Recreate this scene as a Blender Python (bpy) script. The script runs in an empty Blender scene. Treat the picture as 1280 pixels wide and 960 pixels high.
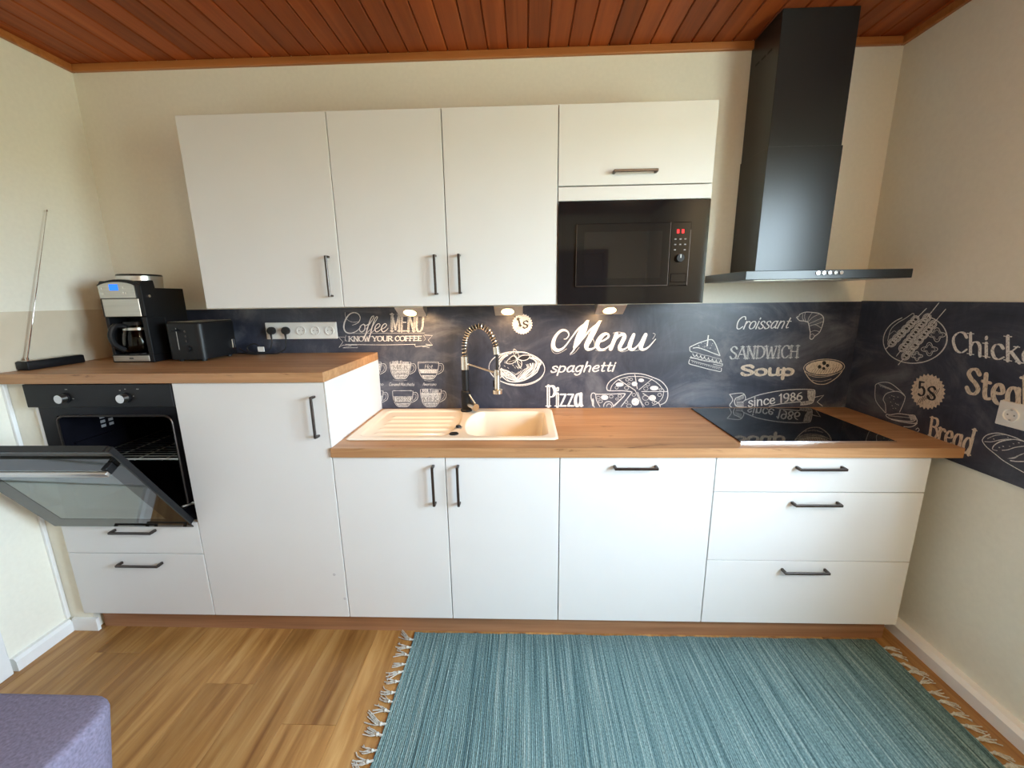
import bpy, bmesh, math, random
from mathutils import Vector, Matrix, Euler
random.seed(7)
S = bpy.context.scene
COL = S.collection
PI = math.pi
SKY, EXPO, LAMP, FILL_GLOW = 20.0, 1.20, 4.4, 52.0
WALLC = (.815, .80, .70)
BOARD0, BOARD1, BOARD2 = (.016, .020, .036), (.040, .046, .071), (.130, .135, .160)

# ---------------------------------------------------------------- camera
cam_d = bpy.data.cameras.new('camera')
cam = bpy.data.objects.new('camera', cam_d); COL.objects.link(cam)
cam_d.sensor_width = 36.0; cam_d.lens = 507.709 / 1280 * 36; cam_d.clip_start = 0.02
yaw, pitch, roll = 0.0354, -0.209, -0.013
Fw = Vector((-math.sin(yaw) * math.cos(pitch), math.cos(yaw) * math.cos(pitch), math.sin(pitch)))
Rt = Vector((math.cos(yaw), math.sin(yaw), 0)); Up = Rt.cross(Fw)
R2 = Rt * math.cos(roll) + Up * math.sin(roll); U2 = Up * math.cos(roll) - Rt * math.sin(roll)
mw = Matrix((R2, U2, -Fw)).transposed().to_4x4(); mw.translation = (1.9704, -2.0696, 1.4573)
cam.matrix_world = mw
S.camera = cam

# ---------------------------------------------------------------- sky, daylight through the window, exposure
S.view_settings.view_transform = 'Standard'; S.view_settings.look = 'None'
S.view_settings.exposure = EXPO; S.view_settings.gamma = 1.0; S.view_settings.use_curve_mapping = False
S.cycles.use_denoising = True
S.cycles.max_bounces = 10; S.cycles.diffuse_bounces = 6; S.cycles.glossy_bounces = 5; S.cycles.transmission_bounces = 8
S.cycles.sample_clamp_indirect = 8.0
S.cycles.caustics_reflective = False; S.cycles.caustics_refractive = False
W = bpy.data.worlds.new('sky'); S.world = W; W.use_nodes = True
nt = W.node_tree; bg = nt.nodes['Background']
tc = nt.nodes.new('ShaderNodeTexCoord'); sp = nt.nodes.new('ShaderNodeSeparateXYZ')
rp = nt.nodes.new('ShaderNodeValToRGB')
nt.links.new(tc.outputs['Generated'], sp.inputs[0]); 
mr = nt.nodes.new('ShaderNodeMapRange'); mr.inputs[1].default_value = -1; mr.inputs[2].default_value = 1
nt.links.new(sp.outputs[2], mr.inputs[0]); nt.links.new(mr.outputs[0], rp.inputs[0]); nt.links.new(rp.outputs[0], bg.inputs[0])
e = rp.color_ramp.elements
e[0].position = 0.0; e[0].color = (.22, .25, .18, 1)
e[1].position = 1.0; e[1].color = (.56, .76, 1.0, 1)
n_ = e.new(0.495); n_.color = (.30, .34, .26, 1)
n_ = e.new(0.51); n_.color = (.68, .86, 1.0, 1)
bg.inputs[1].default_value = SKY

# room size: x to the right along the kitchen wall, y towards the wall, z up
XL, XR, YB, ZC = -0.119, 3.607, -4.4, 2.53
WY0, WY1, WZ0, WZ1, WD = -2.55, -1.08, 0.88, 2.16, 0.24       # opening of the window in the right wall
def portal(name, loc, rot, sx, sy):
    l = bpy.data.lights.new(name, 'AREA'); l.shape = 'RECTANGLE'; l.size = sx; l.size_y = sy; l.cycles.is_portal = True
    o = bpy.data.objects.new(name, l); COL.objects.link(o); o.location = loc; o.rotation_euler = rot
portal('window_portal', (XR + WD + .02, (WY0 + WY1) / 2, (WZ0 + WZ1) / 2), (0, PI / 2, 0), WZ1 - WZ0, WY1 - WY0)

# unseen lamp added behind the camera to warm the right side
GX, GY, GZ = 2.95, -2.75, 2.53

# ---------------------------------------------------------------- materials
MATS = {}
def nodes_of(name):
    m = bpy.data.materials.new(name); m.use_nodes = True
    return m, m.node_tree, m.node_tree.nodes['Principled BSDF']
def N(t, kind, **kw):
    n = t.nodes.new('ShaderNode' + kind)
    for k, v in kw.items():
        if k.startswith('i_'): n.inputs[k[2:].replace('_', ' ')].default_value = v
        else: setattr(n, k, v)
    return n
def ramp(t, src, stops):
    r = t.nodes.new('ShaderNodeValToRGB'); el = r.color_ramp.elements
    while len(el) < len(stops): el.new(0.5)
    for q, (p, c) in zip(el, stops): q.position = p; q.color = (*c, 1)
    t.links.new(src, r.inputs[0]); return r.outputs[0]
def coords(t, scale, rand=False):
    tc = N(t, 'TexCoord'); mp = N(t, 'Mapping'); mp.inputs['Scale'].default_value = scale
    if rand:
        oi = N(t, 'ObjectInfo'); ad = N(t, 'VectorMath', operation='ADD'); ml = N(t, 'VectorMath', operation='SCALE')
        ml.inputs['Scale'].default_value = 37.0
        cb = N(t, 'CombineXYZ'); t.links.new(oi.outputs['Random'], cb.inputs[0]); t.links.new(oi.outputs['Random'], cb.inputs[1])
        t.links.new(cb.outputs[0], ml.inputs[0]); t.links.new(tc.outputs['Object'], ad.inputs[0]); t.links.new(ml.outputs[0], ad.inputs[1])
        t.links.new(ad.outputs[0], mp.inputs[0])
    else: t.links.new(tc.outputs['Object'], mp.inputs[0])
    return mp.outputs[0]
def bump(t, b, src, strength, dist=.002):
    bp = N(t, 'Bump'); bp.inputs['Strength'].default_value = strength; bp.inputs['Distance'].default_value = dist
    t.links.new(src, bp.inputs['Height']); t.links.new(bp.outputs[0], b.inputs['Normal'])
def plain(name, col, rough=.5, metal=0, spec=.5, var=.04, scale=30, bmp=0, coat=0, aniso=None):
    m, t, b = nodes_of(name)
    v = coords(t, (aniso or (scale,) * 3)); nz = N(t, 'TexNoise', i_Scale=1.0, i_Detail=4.0); t.links.new(v, nz.inputs['Vector'])
    lo = tuple(max(0, c * (1 - var)) for c in col); hi = tuple(min(1, c * (1 + var)) for c in col)
    t.links.new(ramp(t, nz.outputs['Fac'], [(.3, lo), (.7, hi)]), b.inputs['Base Color'])
    b.inputs['Roughness'].default_value = rough; b.inputs['Metallic'].default_value = metal
    b.inputs['Specular IOR Level'].default_value = spec
    if coat: b.inputs['Coat Weight'].default_value = coat; b.inputs['Coat Roughness'].default_value = .05
    if bmp: bump(t, b, nz.outputs['Fac'], bmp)
    MATS[name] = m; return m
def wood(name, axis, dark, mid, light, rough=.4, rand=True, grain=(1.4, 26, 26), tint=.18, crack=0, spec=.5, coat=0, bmp=.08):
    """long grain along one axis, every board a little different"""
    m, t, b = nodes_of(name)
    sc = {'x': grain, 'y': (grain[1], grain[0], grain[2]), 'z': (grain[1], grain[2], grain[0])}[axis]
    v = coords(t, sc, rand)
    n1 = N(t, 'TexNoise', i_Scale=1.0, i_Detail=6.0, i_Roughness=.62, i_Distortion=.6); t.links.new(v, n1.inputs['Vector'])
    c = ramp(t, n1.outputs['Fac'], [(.28, dark), (.5, mid), (.74, light)])
    v2 = coords(t, tuple(s * .22 for s in sc), rand)
    n2 = N(t, 'TexNoise', i_Scale=1.0, i_Detail=3.0, i_Distortion=1.5); t.links.new(v2, n2.inputs['Vector'])
    mx = N(t, 'MixRGB', blend_type='MULTIPLY'); mx.inputs[0].default_value = .75
    t.links.new(c, mx.inputs[1]); t.links.new(ramp(t, n2.outputs['Fac'], [(.35, (.74, .70, .66)), (.62, (1, 1, 1))]), mx.inputs[2])
    out = mx.outputs[0]
    if rand:
        oi = N(t, 'ObjectInfo'); mx2 = N(t, 'MixRGB', blend_type='MULTIPLY'); mx2.inputs[0].default_value = 1
        t.links.new(out, mx2.inputs[1])
        t.links.new(ramp(t, oi.outputs['Random'], [(0, (1 - tint, 1 - tint * 1.1, 1 - tint * 1.25)), (1, (1 + tint * .3,) * 3)]), mx2.inputs[2]); out = mx2.outputs[0]
    if crack:
        cs = {'x': (1.6, 13, 13), 'y': (13, 1.6, 13), 'z': (13, 13, 1.6)}[axis]
        v3 = coords(t, cs, False); n3 = N(t, 'TexNoise', i_Scale=1.0, i_Detail=5.0, i_Distortion=2.2, i_Roughness=.55); t.links.new(v3, n3.inputs['Vector'])
        mx3 = N(t, 'MixRGB', blend_type='MULTIPLY'); mx3.inputs[0].default_value = crack
        t.links.new(out, mx3.inputs[1]); t.links.new(ramp(t, n3.outputs['Fac'], [(.31, (.28, .19, .13)), (.36, (1, 1, 1))]), mx3.inputs[2]); out = mx3.outputs[0]
    t.links.new(out, b.inputs['Base Color']); b.inputs['Roughness'].default_value = rough; b.inputs['Specular IOR Level'].default_value = spec
    if coat: b.inputs['Coat Weight'].default_value = coat; b.inputs['Coat Roughness'].default_value = .25
    bump(t, b, n1.outputs['Fac'], bmp)
    MATS[name] = m; return m
def emit(name, col, s):
    m, t, b = nodes_of(name); b.inputs['Base Color'].default_value = (*col, 1)
    b.inputs['Emission Color'].default_value = (*col, 1); b.inputs['Emission Strength'].default_value = s
    MATS[name] = m; return m
def glass(name, col, rough=.02, ior=1.45, trans=1.0, alpha=None):
    m, t, b = nodes_of(name); b.inputs['Base Color'].default_value = (*col, 1); b.inputs['Roughness'].default_value = rough
    b.inputs['IOR'].default_value = ior; b.inputs['Transmission Weight'].default_value = trans
    MATS[name] = m; return m

plain('wall_paint', WALLC, .85, var=.02, scale=60, bmp=.12, spec=.25)
plain('white_trim', (.80, .82, .82), .45, var=.015)
plain('white_front', (.685, .69, .68), .42, var=.008, scale=8, spec=.4)
plain('carcass', (.74, .73, .71), .55, var=.01)
wood('oak_floor', 'y', (.25, .105, .026), (.45, .235, .070), (.64, .40, .155), .38, grain=(1.5, 22, 22), tint=.26)
wood('ceiling_pine', 'y', (.26, .050, .009), (.36, .076, .014), (.45, .108, .022), .5, grain=(1.1, 30, 30), tint=.30, spec=.3)
wood('ceiling_trim', 'x', (.36, .12, .03), (.45, .165, .045), (.52, .21, .06), .42, grain=(1.1, 30, 30), tint=.05)
wood('oak_top', 'x', (.34, .165, .068), (.47, .255, .115), (.58, .345, .175), .42, rand=False, grain=(1.6, 30, 30), crack=.85, bmp=.04)
wood('plinth_wood', 'x', (.27, .13, .065), (.36, .18, .09), (.43, .23, .12), .5, rand=False, grain=(1.4, 40, 40))
wood('brown_door', 'z', (.10, .035, .014), (.15, .055, .02), (.20, .08, .03), .4, rand=False)
plain('handle_metal', (.085, .072, .066), .34, metal=.9, var=.15, scale=80)
plain('black_satin', (.0075, .0078, .0090), .42, var=.1, spec=.28)
plain('black_matte', (.012, .012, .013), .6, var=.1)
plain('black_gloss', (.008, .008, .009), .06, var=.05, spec=.4)
plain('print_grey', (.22, .22, .22), .4, var=.05)
plain('hood_black', (.008, .010, .012), .31, var=.08, scale=200, spec=.52)
plain('oven_enamel', (.005, .005, .008), .3, var=.2, spec=.25)
plain('steel', (.62, .60, .57), .28, metal=1, var=.06, aniso=(6, 6, 300))
plain('steel_brushed', (.58, .565, .53), .36, metal=1, var=.10, aniso=(4, 300, 300))
plain('chrome', (.75, .74, .72), .12, metal=1, var=.03)
plain('brass_steel', (.72, .66, .56), .2, metal=1, var=.05)
plain('sink_cream', (.76, .68, .56), .22, var=.03, scale=400, spec=.5)
plain('socket_white', (.82, .81, .77), .3, var=.01)
plain('socket_dark', (.25, .24, .22), .5, var=.05)
plain('rubber', (.012, .012, .013), .55, var=.1)
plain('cream_gloss', (.66, .59, .46), .16, var=.015, spec=.5)
plain('hob_glass', (.006, .007, .009), .035, var=.05, spec=.62)
plain('clear_plastic', (.55, .55, .56), .25, var=.03)
emit('lamp_glow', (1.0, .66, .28), 3.2)
emit('fill_lamp_glass', (1.0, .77, .48), FILL_GLOW)
emit('blue_lcd', (.012, .16, .95), .55)
emit('red_led', (1.0, .02, .03), .5)
glass('pane', (.97, .99, .98), .0, 1.45)
glass('oven_glass', (.40, .46, .45), .0, 1.9)
glass('carafe_glass', (.30, .26, .22), .01, 1.3)
plain('oven_border', (.010, .010, .009), .05, var=.05, spec=.55)
# rag rug: ribs of many greys and petrols
def rug_mat():
    m, t, b = nodes_of('rag_rug')
    v = coords(t, (150, 1.3, 1)); n1 = N(t, 'TexNoise', i_Scale=1.0, i_Detail=2.0, i_Roughness=.8); t.links.new(v, n1.inputs['Vector'])
    c = ramp(t, n1.outputs['Fac'], [(.26, (.035, .072, .082)), (.42, (.105, .185, .195)), (.55, (.18, .285, .285)), (.75, (.36, .45, .43))])
    v2 = coords(t, (260, 130, 1)); n2 = N(t, 'TexNoise', i_Scale=1.0, i_Detail=3.0); t.links.new(v2, n2.inputs['Vector'])
    mx = N(t, 'MixRGB', blend_type='MULTIPLY'); mx.inputs[0].default_value = .8
    t.links.new(c, mx.inputs[1]); t.links.new(ramp(t, n2.outputs['Fac'], [(.3, (.5, .52, .52)), (.62, (1.15, 1.15, 1.15))]), mx.inputs[2])
    t.links.new(mx.outputs[0], b.inputs['Base Color']); b.inputs['Roughness'].default_value = .95; b.inputs['Specular IOR Level'].default_value = .1
    bump(t, b, n2.outputs['Fac'], .6, .003); MATS['rag_rug'] = m
rug_mat()
plain('yarn', (.50, .50, .45), .95, var=.25, scale=120, spec=.1)
plain('lilac_felt', (.195, .18, .255), .95, var=.22, scale=150, spec=.15, bmp=.5)
# chalkboard: blue black with wiped chalk clouds
def board_mat():
    m, t, b = nodes_of('chalkboard')
    v = coords(t, (3.0, 3.0, 4.5)); n1 = N(t, 'TexNoise', i_Scale=1.0, i_Detail=8.0, i_Roughness=.68, i_Distortion=1.0); t.links.new(v, n1.inputs['Vector'])
    c = ramp(t, n1.outputs['Fac'], [(.30, BOARD0), (.50, BOARD1), (.70, BOARD2)])
    v2 = coords(t, (30, 30, 7)); n2 = N(t, 'TexNoise', i_Scale=1.0, i_Detail=6.0, i_Distortion=1.2); t.links.new(v2, n2.inputs['Vector'])
    mx = N(t, 'MixRGB', blend_type='ADD'); mx.inputs[0].default_value = .6
    t.links.new(c, mx.inputs[1]); t.links.new(ramp(t, n2.outputs['Fac'], [(.5, (0, 0, 0)), (.8, (.03, .031, .034))]), mx.inputs[2])
    t.links.new(mx.outputs[0], b.inputs['Base Color']); b.inputs['Roughness'].default_value = .34; b.inputs['Specular IOR Level'].default_value = .5
    MATS['chalkboard'] = m
board_mat()
def chalk_mat(name, c0, c1, sc=(300, 300, 300), lo=.36):
    m, t, b = nodes_of(name)
    v = coords(t, sc); n1 = N(t, 'TexNoise', i_Scale=1.0, i_Detail=3.0, i_Roughness=.7); t.links.new(v, n1.inputs['Vector'])
    t.links.new(ramp(t, n1.outputs['Fac'], [(lo, c0), (lo + .14, c1)]), b.inputs['Base Color'])
    b.inputs['Roughness'].default_value = .5; MATS[name] = m
chalk_mat('chalk', (.36, .36, .36), (.74, .73, .71))
chalk_mat('chalk_bold', (.30, .30, .31), (.80, .79, .77), (160, 160, 160), .33)
chalk_mat('chalk_thin', (.22, .22, .23), (.58, .575, .56))
chalk_mat('chalk_tan', (.42, .33, .24), (.72, .62, .50), (220, 220, 60), .36)
chalk_mat('chalk_fill', (.22, .22, .23), (.55, .55, .54), (150, 150, 150), .38)
plain('print_dark', (.018, .018, .022), .4, var=.1)

# ---------------------------------------------------------------- mesh helpers
class MB:
    def __init__(s): s.bm = bmesh.new()
    def box(s, a, b, bev=0, seg=2):
        a2 = [min(p, q) for p, q in zip(a, b)]; b2 = [max(p, q) for p, q in zip(a, b)]
        r = bmesh.ops.create_cube(s.bm, size=1); vs = r['verts']
        for v in vs: v.co = Vector([(a2[i] + b2[i]) / 2 + v.co[i] * (b2[i] - a2[i]) for i in range(3)])
        if bev:
            es = list({e for v in vs for e in v.link_edges})
            bmesh.ops.bevel(s.bm, geom=es, offset=bev, segments=seg, affect='EDGES', profile=.5)
        return s
    def cyl(s, p, q, r, r2=None, n=20, cap=True):
        p, q = Vector(p), Vector(q); d = q - p; r2 = r if r2 is None else r2
        z = d.normalized(); x = z.orthogonal().normalized(); y = z.cross(x)
        A = [s.bm.verts.new(p + (x * math.cos(2 * PI * i / n) + y * math.sin(2 * PI * i / n)) * r) for i in range(n)]
        B = [s.bm.verts.new(q + (x * math.cos(2 * PI * i / n) + y * math.sin(2 * PI * i / n)) * r2) for i in range(n)]
        for i in range(n): s.bm.faces.new((A[i], A[(i + 1) % n], B[(i + 1) % n], B[i]))
        if cap: s.bm.faces.new(A[::-1]); s.bm.faces.new(B)
        return s
    def tube(s, pts, r, n=8, closed=False):
        pts = [Vector(p) for p in pts]; L = len(pts); rings = []; pn = None
        for i, p in enumerate(pts):
            if closed: t = pts[(i + 1) % L] - pts[i - 1]
            else: t = pts[min(i + 1, L - 1)] - pts[max(i - 1, 0)]
            t.normalize()
            if pn is None: x = t.orthogonal().normalized()
            else: x = (pn - t * pn.dot(t)).normalized()
            pn = x; y = t.cross(x); rr = r[i] if isinstance(r, (list, tuple)) else r
            rings.append([s.bm.verts.new(p + (x * math.cos(2 * PI * k / n) + y * math.sin(2 * PI * k / n)) * rr) for k in range(n)])
        m = L if closed else L - 1
        for i in range(m):
            A, B = rings[i], rings[(i + 1) % L]
            for k in range(n): s.bm.faces.new((A[k], A[(k + 1) % n], B[(k + 1) % n], B[k]))
        if not closed: s.bm.faces.new(rings[0][::-1]); s.bm.faces.new(rings[-1])
        return s
    def lathe(s, prof, c, n=32):
        """(radius, z) profile turned about a vertical axis through c"""
        rings = []
        for r, z in prof:
            if r < 1e-6: rings.append([s.bm.verts.new((c[0], c[1], c[2] + z))])
            else: rings.append([s.bm.verts.new((c[0] + r * math.cos(2 * PI * k / n), c[1] + r * math.sin(2 * PI * k / n), c[2] + z)) for k in range(n)])
        for A, B in zip(rings, rings[1:]):
            for k in range(n):
                a0, a1 = A[k % len(A)], A[(k + 1) % len(A)]; b0, b1 = B[k % len(B)], B[(k + 1) % len(B)]
                f = [a0, a1, b1, b0]; f = [v for j, v in enumerate(f) if v not in f[:j]]
                if len(f) > 2: s.bm.faces.new(f)
        return s
    def prism(s, poly, axis, lo, hi, bev=0):
        """polygon in the two other axes, pushed along axis"""
        def P(u, v, w): return {'x': (w, u, v), 'y': (u, w, v), 'z': (u, v, w)}[axis]
        A = [s.bm.verts.new(P(u, v, lo)) for u, v in poly]; B = [s.bm.verts.new(P(u, v, hi)) for u, v in poly]
        n = len(poly); fs = [s.bm.faces.new(A[::-1]), s.bm.faces.new(B)]
        for i in range(n): fs.append(s.bm.faces.new((A[i], A[(i + 1) % n], B[(i + 1) % n], B[i])))
        bmesh.ops.recalc_face_normals(s.bm, faces=fs)
        if bev:
            es = list({e for f in fs for e in f.edges})
            bmesh.ops.bevel(s.bm, geom=es, offset=bev, segments=2, affect='EDGES', profile=.5)
        return s
    def slab_hole(s, a, b, h0, h1, z0, z1):
        """horizontal slab with a rectangular hole"""
        O = [(a[0], a[1]), (b[0], a[1]), (b[0], b[1]), (a[0], b[1])]; H = [(h0[0], h0[1]), (h1[0], h0[1]), (h1[0], h1[1]), (h0[0], h1[1])]
        V = lambda L, z: [s.bm.verts.new((x, y, z)) for x, y in L]
        ot, ob, ht, hb = V(O, z1), V(O, z0), V(H, z1), V(H, z0); fs = []
        for i in range(4):
            j = (i + 1) % 4
            for q in ((ot[i], ot[j], ht[j], ht[i]), (ob[j], ob[i], hb[i], hb[j]), (ob[i], ob[j], ot[j], ot[i]), (hb[j], hb[i], ht[i], ht[j])): fs.append(s.bm.faces.new(q))
        bmesh.ops.recalc_face_normals(s.bm, faces=fs); return s
    def xf(s, M): bmesh.ops.transform(s.bm, matrix=M, verts=s.bm.verts); return s
    def build(s, name, mat, parent=None, loc=None, smooth=False, ang=35):
        base = ORG.get(parent, Vector((0, 0, 0))) if parent else Vector((0, 0, 0))
        o_loc = Vector(loc) if loc is not None else base.copy()
        bmesh.ops.translate(s.bm, vec=-o_loc, verts=s.bm.verts)
        me = bpy.data.meshes.new(name); 
        if smooth:
            for f in s.bm.faces: f.smooth = True
            for e in s.bm.edges:
                if len(e.link_faces) == 2 and e.calc_face_angle(0) > math.radians(ang): e.smooth = False
        s.bm.to_mesh(me); s.bm.free(); me.materials.append(MATS[mat])
        o = bpy.data.objects.new(name, me); COL.objects.link(o)
        if parent: o.parent = parent
        o.location = o_loc - base; ORG[o] = o_loc
        return o
ORG = {}
def tag(o, label, cat, group=None):
    o['label'] = label; o['category'] = cat
    if group: o['group'] = group
    return o
def thing(name, label, cat, loc, group=None):
    o = bpy.data.objects.new(name, None); COL.objects.link(o); o.empty_display_size = .05
    o.location = loc; ORG[o] = Vector(loc); return tag(o, label, cat, group)
def struct(o): o['kind'] = 'structure'; return o
def box(name, a, b, mat, parent=None, bev=.0, loc=None, smooth=False): return MB().box(a, b, bev).build(name, mat, parent, loc, smooth)
def cr(pts, n=6, closed=False):
    """Catmull-Rom through 2-D or 3-D points"""
    P = [Vector(p) for p in pts]; L = len(P); out = []
    rng = range(L) if closed else range(L - 1)
    for i in rng:
        if closed: a, b, c, d = P[i - 1], P[i], P[(i + 1) % L], P[(i + 2) % L]
        else: a, b, c, d = P[max(i - 1, 0)], P[i], P[i + 1], P[min(i + 2, L - 1)]
        for k in range(n):
            t = k / n
            out.append(.5 * ((2 * b) + (c - a) * t + (2 * a - 5 * b + 4 * c - d) * t * t + (3 * b - a - 3 * c + d) * t ** 3))
    if not closed: out.append(P[-1])
    return out

# ================================================================ SETTING
ORG[None] = Vector((0, 0, 0))
# floor: sub-floor and planks running away from the camera
fl = struct(box('floor', (XL - .02, YB, -.06), (XR + .02, 0, -.012), 'oak_floor'))
PWID = .195; x = 1.2975 - 8 * PWID; col_i = 0
pl_mesh = {}
while x < XR:
    x0, x1 = max(x, XL), min(x + PWID, XR)
    y1 = -.05 - [.31, .9, .62, 1.15, .2, .75, .45, 1.0][col_i % 8]
    if col_i == 7: y1 = -.9465
    cuts = [-.02]; 
    while y1 > YB: cuts.append(y1); y1 -= 1.29
    cuts.append(YB)
    for ya, yb in zip(cuts, cuts[1:]):
        MB().box((x0 + .0004, yb + .0004, -.012), (x1 - .0004, ya - .0004, 0), .0007, 1).build('plank', 'oak_floor', fl, ((x0 + x1) / 2, (ya + yb) / 2, 0))
    x += PWID; col_i += 1
# ceiling of narrow tongue-and-groove boards
ce = struct(box('ceiling', (XL - .02, YB, ZC + .012), (XR + .02, 0, ZC + .06), 'ceiling_pine'))
BW = .0886; x = -.1405
bd = None
while x < XR - .005:
    x0, x1 = max(x, XL + .001), min(x + BW, XR - .001)
    MB().box((x0 + .0018, YB, ZC), (x1 - .0018, -.005, ZC + .013), .0035, 1).build('board', 'ceiling_pine', ce, ((x0 + x1) / 2, YB / 2, ZC))
    x += BW
struct(box('trim_1', (XL + .019, -.018, ZC - .0315), (XR - .019, 0, ZC - .0005), 'ceiling_trim', bev=.003))
for nm, xa, xb in (('trim_2', XL, XL + .018), ('trim_3', XR - .018, XR)):
    struct(MB().box((xa, YB, ZC - .0315), (xb, 0, ZC - .0005), .003).xf(Matrix.Identity(4)).build(nm, 'ceiling_trim'))
# walls
struct(box('wall_back', (XL - .15, 0, -.06), (XR + .3, .15, 2.6), 'wall_paint'))
struct(box('wall_left', (XL - .15, YB - .15, -.06), (XL, 0, 2.6), 'wall_paint'))
w = MB()
w.box((XR, WY1, -.06), (XR + WD, 0, 2.6)); w.box((XR, YB - .15, -.06), (XR + WD, WY0, 2.6))
w.box((XR, WY0, -.06), (XR + WD, WY1, WZ0)); w.box((XR, WY0, WZ1), (XR + WD, WY1, 2.6))
struct(w.build('wall_right', 'wall_paint'))
struct(box('wall_front', (XL - .15, YB - .15, -.06), (XR + .3, YB, 2.6), 'wall_paint'))
# window in the right wall
wn = struct(box('window_1', (XR - .03, WY0 - .03, WZ0 - .03), (XR + WD - .08, WY1 + .03, WZ0), 'white_trim', bev=.004))
fx0, fx1 = XR + WD - .08, XR + WD - .02; wm = (WY0 + WY1) / 2
def bar(a, b): box('window_frame', (fx0, a[0], a[1]), (fx1, b[0], b[1]), 'white_trim', wn, .004)
bar((WY0, WZ0), (WY1, WZ0 + .07)); bar((WY0, WZ1 - .07), (WY1, WZ1)); bar((WY0, WZ0 + .07), (WY0 + .07, WZ1 - .07)); bar((WY1 - .07, WZ0 + .07), (WY1, WZ1 - .07)); bar((wm - .06, WZ0 + .07), (wm + .06, WZ1 - .07))
t = thing('added_fill_lamp', 'added round flush opal fill lamp behind the camera, warming the right side', 'lamp', (GX, GY, ZC))  # added fill light in the shape of a flush ceiling lamp
MB().cyl((GX, GY, ZC - .022), (GX, GY, ZC - .0005), .175, n=36).build('rim', 'white_trim', t, smooth=True)
MB().lathe([(.165, -.0225), (.160, -.040), (.130, -.058), (.07, -.068), (0, -.070)], (GX, GY, ZC), 36).build('diffuser', 'fill_lamp_glass', t, smooth=True)
# doors: a plain brown door in the wall behind the camera, a white one in the left wall
d1 = struct(box('door_1', (2.16, YB, 0), (3.02, YB + .035, 2.02), 'brown_door', bev=.004))
for a, b in (((2.10, YB, 0), (2.16, YB + .05, 2.08)), ((3.02, YB, 0), (3.08, YB + .05, 2.08)), ((2.16, YB, 2.02), (3.02, YB + .05, 2.08))): box('door_frame', a, b, 'brown_door', d1, .004)
MB().tube(cr([(2.25, YB + .036, 1.05), (2.25, YB + .09, 1.05), (2.27, YB + .095, 1.05), (2.37, YB + .095, 1.05)], 4), .009).build('door_handle', 'steel', d1, smooth=True)
d2 = struct(box('door_2', (XL, -1.70, 0), (XL + .028, -.875, 2.02), 'white_trim', bev=.004))
for a, b in (((XL, -.868, 0), (XL + .022, -.776, 2.10)), ((XL, -1.80, 0), (XL + .022, -1.707, 2.10)), ((XL, -1.707, 2.027), (XL + .022, -.868, 2.10))): box('door_frame', a, b, 'white_trim', d2, .005)
# skirting boards; boxed-in corner left of the oven cabinet
SK = [(0, 0), (.017, 0), (.017, .045), (.011, .058), (0, .058)]
def skirt_x(xw, s, y0, y1, name, k=1):
    return struct(MB().prism([(xw + s * u * k, v) for u, v in SK], 'y', y0, y1).build(name, 'white_trim'))
skirt_x(XL, 1, -.766, -.557, 'baseboard_left', 1.6)
skirt_x(XR, -1, YB, -.30, 'baseboard_right', 2.6)
struct(MB().box((XL, -.545, 0), (-.0005, -.02, 1.1525)).build('trim_4', 'wall_paint'))
struct(MB().box((XL + .028, -.560, 0), (.0235, -.5455, .062), .002).build('trim_5', 'white_trim'))
struct(MB().box((XL, -.5605, .063), (XL + .012, -.546, 1.15), .002).build('trim_6', 'white_trim'))

# ================================================================ FITTED FURNITURE
YF, FT = -.5788, .019           # face of the base fronts, front thickness
YU = -.3402                     # face of the wall-cabinet fronts
def handle(parent, p, q, y):
    """bow handle: square bar on two feet"""
    d = Vector((q[0] - p[0], 0, q[1] - p[1])); horiz = abs(d.x) > abs(d.z); h = .005
    yo = y - .031
    m = MB()
    if horiz:
        z = (p[1] + q[1]) / 2; m.box((p[0], yo, z - h), (q[0], yo + .008, z + h), .0015, 1)
        for xx in (p[0] + .004, q[0] - .004): m.box((xx - .004, yo + .008, z - h), (xx + .004, y, z + h))
    else:
        x = (p[0] + q[0]) / 2; m.box((x - h, yo, p[1]), (x + h, yo + .008, q[1]), .0015, 1)
        for zz in (p[1] + .004, q[1] - .004): m.box((x - h, yo + .008, zz - .004), (x + h, y, zz + .004))
    return m.build('handle', 'handle_metal', parent)
G = .0017                        # half a joint
def front(name, parent, x0, x1, z0, z1, y=YF, hd=None):
    o = MB().box((x0 + G, y, z0 + G), (x1 - G, y + FT, z1 - G), .0012, 1).build(name, 'white_front', parent)
    if hd: handle(o, hd[0], hd[1], y)
    return o
def carcass(parent, x0, x1, z0, z1, yf, holes=True, t=.016, bot=True):
    m = MB(); b = -.012
    m.box((x0 + .0005, yf, z0), (x0 + t, b, z1)); m.box((x1 - t, yf, z0), (x1 - .0005, b, z1))
    if bot: m.box((x0 + t, yf, z0), (x1 - t, b, z0 + t))
    m.box((x0 + t, yf, z1 - t), (x1 - t, b, z1)); m.box((x0 + t, b - .004, z0 + t), (x1 - t, b, z1 - t))
    return m.build('carcass', 'carcass', parent)
YC = YF + FT + .002
Z0, ZT, ZH = .1095, .8480, 1.1525
# plinth
pk = tag(box('plinth', (.0245, -.530, 0), (3.50, -.512, .1085), 'plinth_wood'), 'long dark wood plinth board under the base cabinets along the floor', 'plinth')
v = MB()
for k in range(4): v.box((.77, -.534, .080 + k * .007), (1.06, -.5305, .084 + k * .007))
v.build('vent_grille', 'black_matte', pk)
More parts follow.
